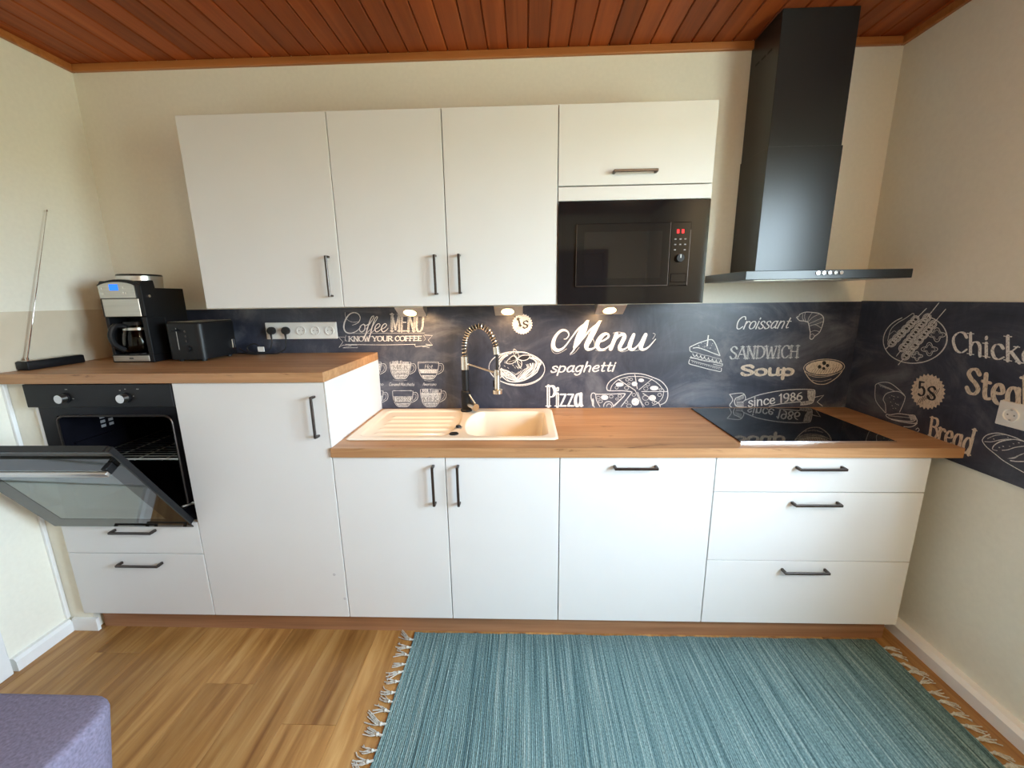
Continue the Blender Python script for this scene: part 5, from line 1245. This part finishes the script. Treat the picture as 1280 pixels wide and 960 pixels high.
('l',5,18,0,[(35141,10698),(35266,10952)]),
('l',5,18,0,[(35262,10705),(35388,10960)]),
('l',5,16,0,[(35384,10713),(35509,10967)])],[]),
('since_ribbon_lettering','b',[('c',0,40,0,[(30948,9270),(31687,9568),(32714,9769),(33578,9833),(34233,9811),(34398,9714),(34400,9232),(34247,9071),(33774,9003)]),
('c',0,40,0,[(32198,8940),(32799,9077),(33750,9189)]),
('c',0,40,0,[(30876,8898),(31052,8912)]),
('f',4,0,1,[(34019,9785),(34373,9737),(34378,9232),(34244,9094),(34069,9418)]),
('f',4,0,1,[(33753,9166),(34265,9256),(34249,9057),(33777,8980)]),
('l',5,16,0,[(33800,9142),(33796,9003)]),
('l',5,18,0,[(33860,9151),(33856,9012)]),
('l',5,18,0,[(33920,9160),(33916,9021)]),
('l',5,18,0,[(33980,9169),(33976,9030)]),
('l',5,16,0,[(34040,9178),(34037,9039)]),
('l',5,16,0,[(34100,9187),(34097,9048)]),
('l',5,16,0,[(34160,9196),(34157,9057)]),
('l',5,16,0,[(34220,9205),(34217,9066)]),
('l',0,40,0,[(34440,9416),(34861,9515),(34584,9162),(34876,8952)]),
('c',0,40,0,[(30144,9584),(30535,9642),(30846,9618),(30972,9340),(30847,9178)]),
('c',0,40,0,[(30144,9584),(30327,9296),(30199,9018),(30315,8893)]),
('c',0,50,0,[(30473,9389),(30425,9203),(30536,8970),(30876,8898)]),
('c',0,40,0,[(30473,9389),(30851,9572)]),
('l',0,18,0,[(30534,9435),(30533,9226)]),
('l',0,16,0,[(30581,9453),(30580,9244)]),
('l',0,18,0,[(30628,9471),(30627,9263)]),
('l',0,20,0,[(30674,9489),(30673,9281)]),
('l',0,16,0,[(30721,9508),(30720,9299)]),
('l',0,18,0,[(30767,9526),(30767,9318)]),
('l',0,20,0,[(30814,9544),(30813,9336)]),
('l',0,16,0,[(30861,9562),(30860,9354)]),
('l',0,25,0,[(30538,9179),(30889,9201)]),
('l',0,22,0,[(30543,9124),(30896,9136)]),
('l',0,22,0,[(30549,9068),(30903,9071)]),
('l',0,22,0,[(30554,9012),(30909,9005)]),
('l',0,25,0,[(30560,8956),(30916,8940)])],[('since 1986',[[3.1132,0.8911],[3.3846,0.929],[3.3793,0.9686],[3.1077,0.9432]],15,0.6,0,0,0)]),
('skewer_plate_drawing','r',[('c',0,42,0,[(-3506,13607),(-3755,13525),(-3971,13411),(-4148,13269),(-4281,13105),(-4366,12924),(-4400,12734),(-4384,12540),(-4315,12350),(-4197,12169),(-4031,12004),(-3822,11862),(-3576,11751),(-3302,11675),(-3011,11639),(-2714,11649),(-2425,11705),(-2159,11806),(-1932,11950),(-1755,12130),(-1640,12336),(-1593,12560),(-1618,12787),(-1712,13005),(-1868,13205),(-2077,13375),(-2326,13508)]),
('c',2,25,0,[(-4238,13170),(-4366,12974),(-4425,12760),(-4412,12539),(-4328,12322),(-4175,12119),(-3959,11943),(-3689,11804),(-3377,11713)]),
('l',1,38,0,[(-1810,12082),(-3337,13932)]),
('F',2,0,1,[(-2209,12537),(-2258,12430),(-2202,12309),(-2073,12243),(-1944,12272),(-1894,12380),(-1951,12503),(-2082,12568)]),
('c',0,33,0,[(-2251,12535),(-2285,12437),(-2249,12328),(-2155,12245),(-2032,12215),(-1924,12251),(-1868,12341),(-1885,12453),(-1967,12548),(-2086,12593),(-2201,12574)]),
('F',5,0,1,[(-2190,12440),(-2160,12388),(-2080,12380),(-2030,12423),(-2060,12474),(-2140,12482)]),
('F',5,0,1,[(-2075,12327),(-2053,12296),(-1997,12289),(-1963,12314),(-1985,12346),(-2041,12352)]),
('F',2,0,1,[(-2387,12753),(-2435,12647),(-2381,12528),(-2255,12465),(-2129,12495),(-2079,12603),(-2135,12723),(-2263,12785)]),
('c',0,33,0,[(-2428,12751),(-2462,12654),(-2427,12547),(-2335,12466),(-2215,12439),(-2109,12475),(-2054,12564),(-2070,12674),(-2151,12767),(-2267,12810),(-2380,12790)]),
('F',5,0,1,[(-2368,12658),(-2339,12608),(-2261,12600),(-2212,12643),(-2242,12693),(-2320,12700)]),
('F',5,0,1,[(-2256,12548),(-2235,12517),(-2180,12512),(-2147,12537),(-2169,12568),(-2223,12573)]),
('F',2,0,1,[(-2561,12964),(-2608,12860),(-2556,12743),(-2432,12682),(-2309,12713),(-2260,12820),(-2315,12938),(-2440,12997)]),
('c',0,36,0,[(-2601,12961),(-2634,12866),(-2601,12761),(-2510,12682),(-2393,12656),(-2290,12694),(-2236,12782),(-2251,12890),(-2330,12980),(-2444,13021),(-2554,13000)]),
('F',5,0,1,[(-2543,12871),(-2515,12822),(-2438,12815),(-2390,12858),(-2419,12907),(-2496,12913)]),
('F',5,0,1,[(-2434,12764),(-2413,12734),(-2359,12729),(-2327,12754),(-2348,12784),(-2401,12789)]),
('F',2,0,1,[(-2731,13171),(-2777,13067),(-2726,12952),(-2605,12894),(-2485,12926),(-2437,13031),(-2490,13147),(-2612,13204)]),
('c',0,33,0,[(-2770,13167),(-2803,13072),(-2770,12969),(-2682,12893),(-2567,12869),(-2466,12907),(-2413,12995),(-2428,13101),(-2505,13189),(-2616,13228),(-2724,13206)]),
('F',5,0,1,[(-2713,13078),(-2686,13030),(-2611,13025),(-2564,13067),(-2592,13116),(-2667,13121)]),
('F',5,0,1,[(-2607,12974),(-2586,12945),(-2534,12941),(-2502,12966),(-2523,12996),(-2575,13000)]),
('F',2,0,1,[(-2897,13372),(-2943,13269),(-2892,13157),(-2774,13100),(-2656,13134),(-2609,13238),(-2661,13351),(-2781,13406)]),
('c',0,33,0,[(-2935,13368),(-2967,13274),(-2935,13173),(-2849,13099),(-2737,13076),(-2638,13115),(-2586,13202),(-2600,13307),(-2675,13393),(-2784,13430),(-2889,13407)]),
('F',5,0,1,[(-2880,13281),(-2853,13234),(-2780,13229),(-2734,13272),(-2761,13319),(-2834,13324)]),
('F',5,0,1,[(-2775,13180),(-2756,13151),(-2704,13148),(-2673,13173),(-2693,13202),(-2744,13205)]),
('F',2,0,1,[(-3058,13568),(-3104,13467),(-3055,13357),(-2939,13302),(-2824,13336),(-2777,13440),(-2828,13551),(-2945,13604)]),
('c',0,31,0,[(-3096,13564),(-3128,13471),(-3097,13372),(-3013,13299),(-2903,13279),(-2806,13318),(-2755,13405),(-2769,13508),(-2842,13591),(-2948,13627),(-3052,13603)]),
('F',5,0,1,[(-3042,13479),(-3016,13433),(-2944,13429),(-2899,13472),(-2926,13518),(-2998,13522)]),
('F',5,0,1,[(-2940,13381),(-2921,13352),(-2871,13349),(-2840,13375),(-2860,13403),(-2910,13406)]),
('l',1,35,0,[(-2397,11851),(-3801,14163)]),
('F',2,0,1,[(-2766,12385),(-2813,12281),(-2761,12163),(-2640,12097),(-2519,12125),(-2470,12230),(-2524,12350),(-2647,12414)]),
('c',0,36,0,[(-2806,12383),(-2839,12288),(-2806,12182),(-2717,12100),(-2602,12070),(-2500,12105),(-2447,12191),(-2461,12300),(-2539,12393),(-2651,12438),(-2759,12420)]),
('F',5,0,1,[(-2749,12290),(-2721,12240),(-2646,12231),(-2598,12272),(-2627,12322),(-2702,12331)]),
('F',5,0,1,[(-2641,12180),(-2621,12149),(-2568,12142),(-2536,12166),(-2557,12197),(-2609,12204)]),
('F',2,0,1,[(-2903,12611),(-2949,12508),(-2899,12392),(-2780,12329),(-2661,12358),(-2613,12462),(-2666,12580),(-2786,12641)]),
('c',0,33,0,[(-2942,12609),(-2975,12515),(-2942,12410),(-2855,12331),(-2742,12303),(-2642,12338),(-2590,12424),(-2604,12532),(-2680,12622),(-2790,12665),(-2896,12646)]),
('F',5,0,1,[(-2886,12518),(-2859,12469),(-2785,12461),(-2739,12502),(-2766,12551),(-2840,12559)]),
('F',5,0,1,[(-2781,12410),(-2761,12380),(-2709,12374),(-2678,12399),(-2698,12429),(-2750,12435)]),
('F',2,0,1,[(-3037,12833),(-3083,12731),(-3034,12617),(-2917,12556),(-2800,12586),(-2753,12689),(-2804,12805),(-2922,12864)]),
('c',0,33,0,[(-3075,12830),(-3108,12737),(-3076,12634),(-2991,12557),(-2880,12531),(-2781,12567),(-2730,12653),(-2744,12758),(-2818,12847),(-2926,12888),(-3030,12868)]),
('F',5,0,1,[(-3021,12741),(-2994,12693),(-2922,12686),(-2876,12727),(-2903,12776),(-2976,12782)]),
('F',5,0,1,[(-2918,12636),(-2898,12607),(-2847,12601),(-2816,12626),(-2836,12656),(-2887,12661)]),
('F',2,0,1,[(-3169,13050),(-3214,12949),(-3165,12837),(-3051,12778),(-2936,12809),(-2890,12912),(-2940,13025),(-3056,13082)]),
('c',0,33,0,[(-3206,13047),(-3238,12954),(-3207,12853),(-3123,12778),(-3015,12754),(-2918,12791),(-2867,12876),(-2881,12980),(-2953,13066),(-3059,13106),(-3162,13085)]),
('F',5,0,1,[(-3153,12960),(-3126,12912),(-3055,12906),(-3010,12948),(-3037,12995),(-3108,13001)]),
('F',5,0,1,[(-3051,12857),(-3032,12828),(-2982,12824),(-2952,12849),(-2971,12878),(-3021,12882)]),
('F',2,0,1,[(-3297,13263),(-3342,13162),(-3295,13052),(-3182,12996),(-3069,13028),(-3023,13130),(-3073,13241),(-3186,13296)]),
('c',0,33,0,[(-3334,13259),(-3366,13168),(-3336,13068),(-3254,12995),(-3147,12972),(-3051,13010),(-3002,13095),(-3015,13197),(-3086,13282),(-3190,13319),(-3291,13297)]),
('F',5,0,1,[(-3282,13174),(-3256,13128),(-3186,13122),(-3142,13164),(-3168,13210),(-3238,13215)]),
('F',5,0,1,[(-3183,13074),(-3164,13046),(-3115,13042),(-3085,13067),(-3104,13095),(-3153,13099)]),
('F',2,0,1,[(-3424,13471),(-3468,13372),(-3421,13263),(-3311,13209),(-3200,13242),(-3155,13344),(-3203,13453),(-3315,13505)]),
('c',0,33,0,[(-3460,13468),(-3491,13376),(-3461,13279),(-3381,13207),(-3276,13187),(-3182,13225),(-3133,13309),(-3146,13410),(-3216,13493),(-3318,13528),(-3417,13505)]),
('F',5,0,1,[(-3409,13384),(-3383,13338),(-3315,13334),(-3271,13376),(-3297,13421),(-3365,13425)]),
('F',5,0,1,[(-3311,13286),(-3293,13259),(-3245,13256),(-3215,13280),(-3234,13308),(-3282,13311)]),
('F',2,0,1,[(-3547,13676),(-3591,13577),(-3545,13471),(-3437,13419),(-3328,13452),(-3283,13553),(-3330,13660),(-3440,13711)]),
('c',0,30,0,[(-3583,13672),(-3614,13581),(-3585,13485),(-3506,13416),(-3403,13396),(-3311,13435),(-3262,13519),(-3275,13619),(-3343,13699),(-3443,13733),(-3541,13710)]),
('F',5,0,1,[(-3533,13589),(-3508,13545),(-3441,13542),(-3398,13583),(-3423,13628),(-3490,13631)]),
('F',5,0,1,[(-3437,13495),(-3419,13467),(-3372,13465),(-3343,13490),(-3361,13517),(-3408,13519)]),
('l',1,32,0,[(-2564,11488),(-4118,13928)]),
('F',2,0,1,[(-2959,12050),(-3006,11948),(-2955,11829),(-2836,11762),(-2717,11787),(-2669,11891),(-2722,12011),(-2842,12077)]),
('c',0,33,0,[(-2998,12049),(-3031,11955),(-2999,11849),(-2912,11765),(-2799,11734),(-2698,11766),(-2646,11852),(-2660,11961),(-2736,12055),(-2846,12101),(-2952,12086)]),
('F',5,0,1,[(-2942,11956),(-2915,11905),(-2841,11895),(-2795,11935),(-2822,11986),(-2896,11996)]),
('F',5,0,1,[(-2837,11843),(-2817,11812),(-2765,11805),(-2734,11828),(-2754,11860),(-2806,11867)]),
('F',2,0,1,[(-3112,12291),(-3157,12189),(-3108,12073),(-2992,12008),(-2875,12034),(-2828,12137),(-2879,12256),(-2997,12319)]),
('c',0,31,0,[(-3150,12289),(-3182,12196),(-3151,12092),(-3066,12011),(-2955,11981),(-2857,12014),(-2805,12099),(-2819,12206),(-2893,12298),(-3001,12343),(-3105,12326)]),
('F',5,0,1,[(-3095,12198),(-3069,12148),(-2997,12139),(-2951,12179),(-2978,12229),(-3050,12238)]),
('F',5,0,1,[(-2993,12089),(-2973,12058),(-2922,12051),(-2891,12075),(-2911,12106),(-2962,12112)]),
('F',2,0,1,[(-3261,12526),(-3306,12425),(-3258,12311),(-3144,12248),(-3029,12276),(-2983,12378),(-3033,12494),(-3148,12555)]),
('c',0,33,0,[(-3298,12524),(-3330,12431),(-3299,12329),(-3216,12250),(-3108,12223),(-3011,12257),(-2961,12341),(-2974,12447),(-3046,12536),(-3152,12578),(-3254,12561)]),
('F',5,0,1,[(-3245,12434),(-3219,12386),(-3148,12378),(-3103,12418),(-3130,12467),(-3201,12474)]),
('F',5,0,1,[(-3144,12328),(-3125,12298),(-3076,12292),(-3045,12316),(-3065,12346),(-3114,12352)]),
('F',2,0,1,[(-3407,12755),(-3451,12656),(-3404,12543),(-3292,12484),(-3180,12512),(-3135,12614),(-3183,12727),(-3296,12785)]),
('c',0,33,0,[(-3443,12753),(-3475,12662),(-3445,12561),(-3363,12484),(-3257,12459),(-3163,12494),(-3113,12577),(-3126,12681),(-3196,12768),(-3300,12809),(-3400,12790)]),
('F',5,0,1,[(-3391,12665),(-3366,12618),(-3297,12611),(-3253,12651),(-3278,12699),(-3348,12706)]),
('F',5,0,1,[(-3293,12562),(-3274,12533),(-3226,12528),(-3196,12552),(-3215,12581),(-3263,12586)]),
('F',2,0,1,[(-3549,12980),(-3593,12881),(-3547,12771),(-3438,12713),(-3328,12743),(-3283,12844),(-3330,12955),(-3441,13011)]),
('c',0,33,0,[(-3585,12977),(-3616,12886),(-3587,12788),(-3507,12713),(-3403,12689),(-3310,12725),(-3262,12808),(-3274,12910),(-3343,12995),(-3444,13034),(-3542,13014)]),
('F',5,0,1,[(-3534,12891),(-3510,12845),(-3442,12839),(-3398,12879),(-3424,12926),(-3492,12932)]),
('F',5,0,1,[(-3438,12791),(-3420,12762),(-3372,12758),(-3343,12782),(-3361,12810),(-3409,12815)]),
('F',2,0,1,[(-3689,13200),(-3732,13101),(-3687,12993),(-3580,12938),(-3472,12969),(-3428,13069),(-3474,13178),(-3583,13232)]),
('c',0,31,0,[(-3724,13196),(-3754,13107),(-3726,13009),(-3648,12937),(-3546,12915),(-3455,12951),(-3407,13034),(-3419,13134),(-3487,13217),(-3586,13254),(-3682,13233)]),
('F',5,0,1,[(-3674,13112),(-3650,13067),(-3583,13062),(-3541,13102),(-3566,13148),(-3632,13153)]),
('F',5,0,1,[(-3580,13014),(-3562,12987),(-3515,12983),(-3487,13007),(-3505,13035),(-3551,13038)]),
('F',2,0,1,[(-3825,13414),(-3867,13317),(-3824,13211),(-3719,13158),(-3613,13190),(-3569,13289),(-3615,13396),(-3721,13447)]),
('c',0,31,0,[(-3860,13411),(-3890,13322),(-3862,13226),(-3786,13156),(-3686,13135),(-3596,13172),(-3549,13255),(-3561,13354),(-3627,13434),(-3724,13470),(-3818,13448)]),
('F',5,0,1,[(-3811,13329),(-3787,13284),(-3722,13280),(-3680,13320),(-3704,13365),(-3770,13369)]),
('F',5,0,1,[(-3719,13233),(-3701,13206),(-3655,13203),(-3627,13227),(-3645,13254),(-3691,13257)]),
('c',0,28,0,[(-1832,12452),(-1887,12961),(-2164,13282),(-2482,13487),(-2808,13722),(-2870,13559)]),
('c',2,22,0,[(-1870,12736),(-2054,12918),(-2187,12874)]),
('c',0,27,1,[(-4321,12955),(-4287,12889),(-4200,12851),(-4141,12829),(-4130,12777),(-4110,12697),(-4039,12651),(-3951,12681),(-3898,12754),(-3866,12802),(-3797,12813),(-3692,12833),(-3628,12893),(-3665,12962),(-3759,12999),(-3821,13022),(-3832,13074),(-3853,13154),(-3926,13198),(-4013,13166),(-4065,13093),(-4096,13044),(-4162,13033),(-4262,13012)]),
('c',2,20,1,[(-4214,12945),(-4191,12900),(-4131,12875),(-4090,12859),(-4083,12824),(-4069,12770),(-4020,12739),(-3961,12759),(-3925,12809),(-3903,12842),(-3857,12849),(-3786,12863),(-3743,12903),(-3768,12950),(-3831,12975),(-3873,12990),(-3880,13026),(-3895,13080),(-3944,13110),(-4003,13089),(-4039,13039),(-4060,13006),(-4105,12998),(-4173,12985)]),
('c',0,25,1,[(-4129,12370),(-4096,12305),(-4011,12266),(-3953,12242),(-3943,12191),(-3923,12113),(-3853,12066),(-3768,12092),(-3717,12160),(-3685,12206),(-3619,12215),(-3516,12230),(-3455,12286),(-3491,12354),(-3582,12394),(-3642,12418),(-3653,12469),(-3674,12547),(-3745,12592),(-3830,12564),(-3880,12495),(-3911,12449),(-3975,12440),(-4072,12424)]),
('c',2,22,1,[(-4025,12357),(-4002,12312),(-3944,12286),(-3904,12269),(-3897,12235),(-3883,12182),(-3836,12150),(-3778,12168),(-3743,12215),(-3722,12246),(-3677,12252),(-3608,12262),(-3566,12300),(-3591,12346),(-3652,12373),(-3692,12389),(-3700,12424),(-3714,12477),(-3762,12508),(-3820,12489),(-3854,12442),(-3875,12411),(-3919,12405),(-3985,12394)]),
('c',0,27,1,[(-3578,12018),(-3553,11970),(-3490,11941),(-3447,11923),(-3439,11886),(-3424,11830),(-3373,11795),(-3310,11813),(-3273,11861),(-3250,11894),(-3202,11899),(-3127,11909),(-3083,11948),(-3109,11997),(-3175,12026),(-3219,12044),(-3228,12081),(-3243,12137),(-3295,12171),(-3358,12153),(-3394,12104),(-3417,12071),(-3464,12066),(-3536,12056)]),
('c',2,20,1,[(-3501,12007),(-3484,11974),(-3440,11954),(-3411,11942),(-3406,11917),(-3395,11879),(-3360,11855),(-3318,11867),(-3293,11900),(-3277,11922),(-3244,11926),(-3194,11933),(-3164,11959),(-3182,11992),(-3227,12012),(-3256,12025),(-3262,12050),(-3272,12088),(-3308,12111),(-3350,12098),(-3375,12065),(-3390,12043),(-3423,12040),(-3472,12033)])],[]),
('chicken_lettering','r',[],[('Chicken',[[-0.4654,1.2363],[-0.7898,1.2205],[-0.7711,1.3104],[-0.4504,1.309]],13,0.3,7,1,0)]),
('steak_lettering','r',[],[('Steak',[[-0.542,1.0966],[-0.7735,1.0601],[-0.7446,1.1842],[-0.5351,1.1826]],16,0.6,7,3,0)]),
('price_badge_lettering','r',[('f',3,0,1,[(-4683,10772),(-4773,10705),(-4696,10621),(-4769,10534),(-4676,10471),(-4727,10368),(-4621,10329),(-4648,10214),(-4536,10202),(-4536,10082),(-4424,10098),(-4396,9979),(-4290,10023),(-4235,9912),(-4142,9983),(-4062,9886),(-3988,9980),(-3887,9904),(-3837,10016),(-3720,9966),(-3698,10089),(-3573,10069),(-3582,10196),(-3455,10207),(-3494,10331),(-3375,10373),(-3442,10484),(-3337,10555),(-3429,10646),(-3345,10741),(-3456,10807),(-3398,10919),(-3520,10956),(-3491,11078),(-3617,11084),(-3618,11207),(-3740,11183),(-3770,11301),(-3881,11249),(-3938,11354),(-4031,11277),(-4110,11365),(-4182,11269),(-4278,11333),(-4325,11224),(-4432,11263),(-4453,11147),(-4564,11158),(-4558,11041),(-4668,11026),(-4636,10914),(-4739,10872)]),
('l',5,21,0,[(-3747,10023),(-3836,10303)]),
('l',5,23,0,[(-3837,10099),(-3924,10376)]),
('l',5,23,0,[(-3926,10173),(-4012,10448)]),
('l',5,21,0,[(-4014,10246),(-4099,10519)]),
('l',5,24,0,[(-4101,10319),(-4184,10590)]),
('l',5,20,0,[(-4187,10391),(-4269,10659)]),
('l',5,20,0,[(-4271,10461),(-4353,10728)]),
('l',5,22,0,[(-4355,10531),(-4435,10796)]),
('l',5,20,0,[(-4438,10601),(-4517,10863)])],[('5',[[-0.3702,1.0384],[-0.4021,1.0434],[-0.3905,1.0994],[-0.3613,1.0961]],18,0.5,0,5,0),
('S',[[-0.408,1.0364],[-0.4473,1.0325],[-0.4386,1.0904],[-0.403,1.0826]],18,0.5,0,5,0)]),
('bread_loaf_drawing','r',[('c',0,34,0,[(-2364,9251),(-1776,9663),(-1622,10234),(-1655,10432),(-2017,10596),(-2360,10612),(-2758,10457),(-3122,10244),(-3169,10108),(-3138,9862),(-3044,9476)]),
('c',0,33,0,[(-2397,9260),(-2285,9637),(-2141,9819),(-2226,10090),(-2500,10259),(-2847,10340),(-3146,10221)]),
('l',2,26,0,[(-1755,10479),(-1909,10361)]),
('l',2,26,0,[(-1844,10466),(-2039,10352)]),
('l',2,27,0,[(-1933,10454),(-2167,10343)]),
('l',2,23,0,[(-2021,10441),(-2294,10334)]),
('l',2,24,0,[(-2108,10429),(-2419,10326)]),
('l',2,23,0,[(-2194,10417),(-2542,10317)]),
('l',2,27,0,[(-2279,10405),(-2663,10309)]),
('l',2,27,0,[(-2619,9663),(-2654,9654)]),
('l',2,25,0,[(-2890,9790),(-2924,9781)]),
('l',2,25,0,[(-2818,10102),(-2853,10092)]),
('l',2,24,0,[(-2693,9553),(-2728,9545)]),
('l',2,27,0,[(-2639,10085),(-2674,10076)]),
('l',2,25,0,[(-2812,9586),(-2847,9577)]),
('l',2,25,0,[(-2830,9772),(-2865,9763)]),
('l',2,25,0,[(-2643,9957),(-2678,9948)]),
('l',2,26,0,[(-2517,9803),(-2553,9794)]),
('l',2,24,0,[(-2922,9759),(-2957,9751)]),
('l',2,25,0,[(-2426,9984),(-2462,9974)]),
('l',2,24,0,[(-2763,9804),(-2798,9795)]),
('l',2,23,0,[(-2598,10081),(-2634,10071)]),
('l',2,27,0,[(-2515,10092),(-2550,10082)]),
('c',0,35,0,[(-2442,9210),(-2642,9238),(-3009,9394),(-3498,9476),(-3732,9522),(-3809,9376),(-3668,9245),(-3193,9128),(-2679,9062),(-2447,9118),(-2442,9210)]),
('c',2,25,0,[(-2555,9162),(-3159,9293),(-3640,9383)]),
('c',0,37,0,[(-2716,9043),(-3265,9090),(-3798,9198),(-3893,9315),(-3804,9462)]),
('c',0,36,0,[(-3365,8911),(-3714,9024),(-3910,9233)]),
('c',0,28,0,[(-3905,8969),(-3977,9051),(-4049,8988),(-3992,8893)]),
('f',4,0,1,[(-3473,9451),(-3745,9514),(-3809,9376),(-3602,9271)])],[]),
('bread_lettering','r',[],[('Bread',[[-0.4451,0.8895],[-0.6104,0.8673],[-0.6121,0.9679],[-0.4392,0.9666]],15,0.45,5,3,0)]),
('baguette_drawing','r',[('c',0,28,0,[(-7720,8753),(-7142,8898),(-6870,9022),(-6546,9177),(-6386,9314),(-6356,9413),(-6427,9570),(-6568,9694),(-6765,9784),(-6988,9807),(-7259,9799),(-7528,9753),(-8003,9693)]),
('c',4,25,0,[(-6500,9487),(-6667,9654),(-6811,9736),(-6988,9807)]),
('c',0,23,0,[(-6434,9354),(-6626,9413),(-6848,9558),(-7083,9678),(-7336,9745),(-7528,9753)]),
('c',0,[16,17,28,32,40,20],0,[(-6872,9183),(-6750,9168),(-6712,9218),(-6762,9367),(-6935,9558),(-7211,9710)]),
('c',0,23,0,[(-7000,9244),(-7156,9326),(-7327,9474),(-7559,9607)]),
('c',4,[11,52,31,24],0,[(-7201,9028),(-7367,9118),(-7473,9243),(-7606,9378)]),
('c',0,32,0,[(-7293,8993),(-7452,9028),(-7661,9116)]),
('l',2,31,0,[(-6673,9538),(-6698,9538)]),
('l',2,31,0,[(-6891,9308),(-6915,9309)]),
('l',2,31,0,[(-6988,9388),(-7012,9388)]),
('l',2,20,0,[(-7163,9454),(-7187,9454)]),
('l',2,28,0,[(-7247,9578),(-7270,9579)]),
('l',2,31,0,[(-7386,9661),(-7409,9661)]),
('l',2,20,0,[(-7054,9737),(-7078,9737)]),
('l',0,20,0,[(-7720,8753),(-8138,8682)])],[])]
for a_ in ART: draw(*a_)
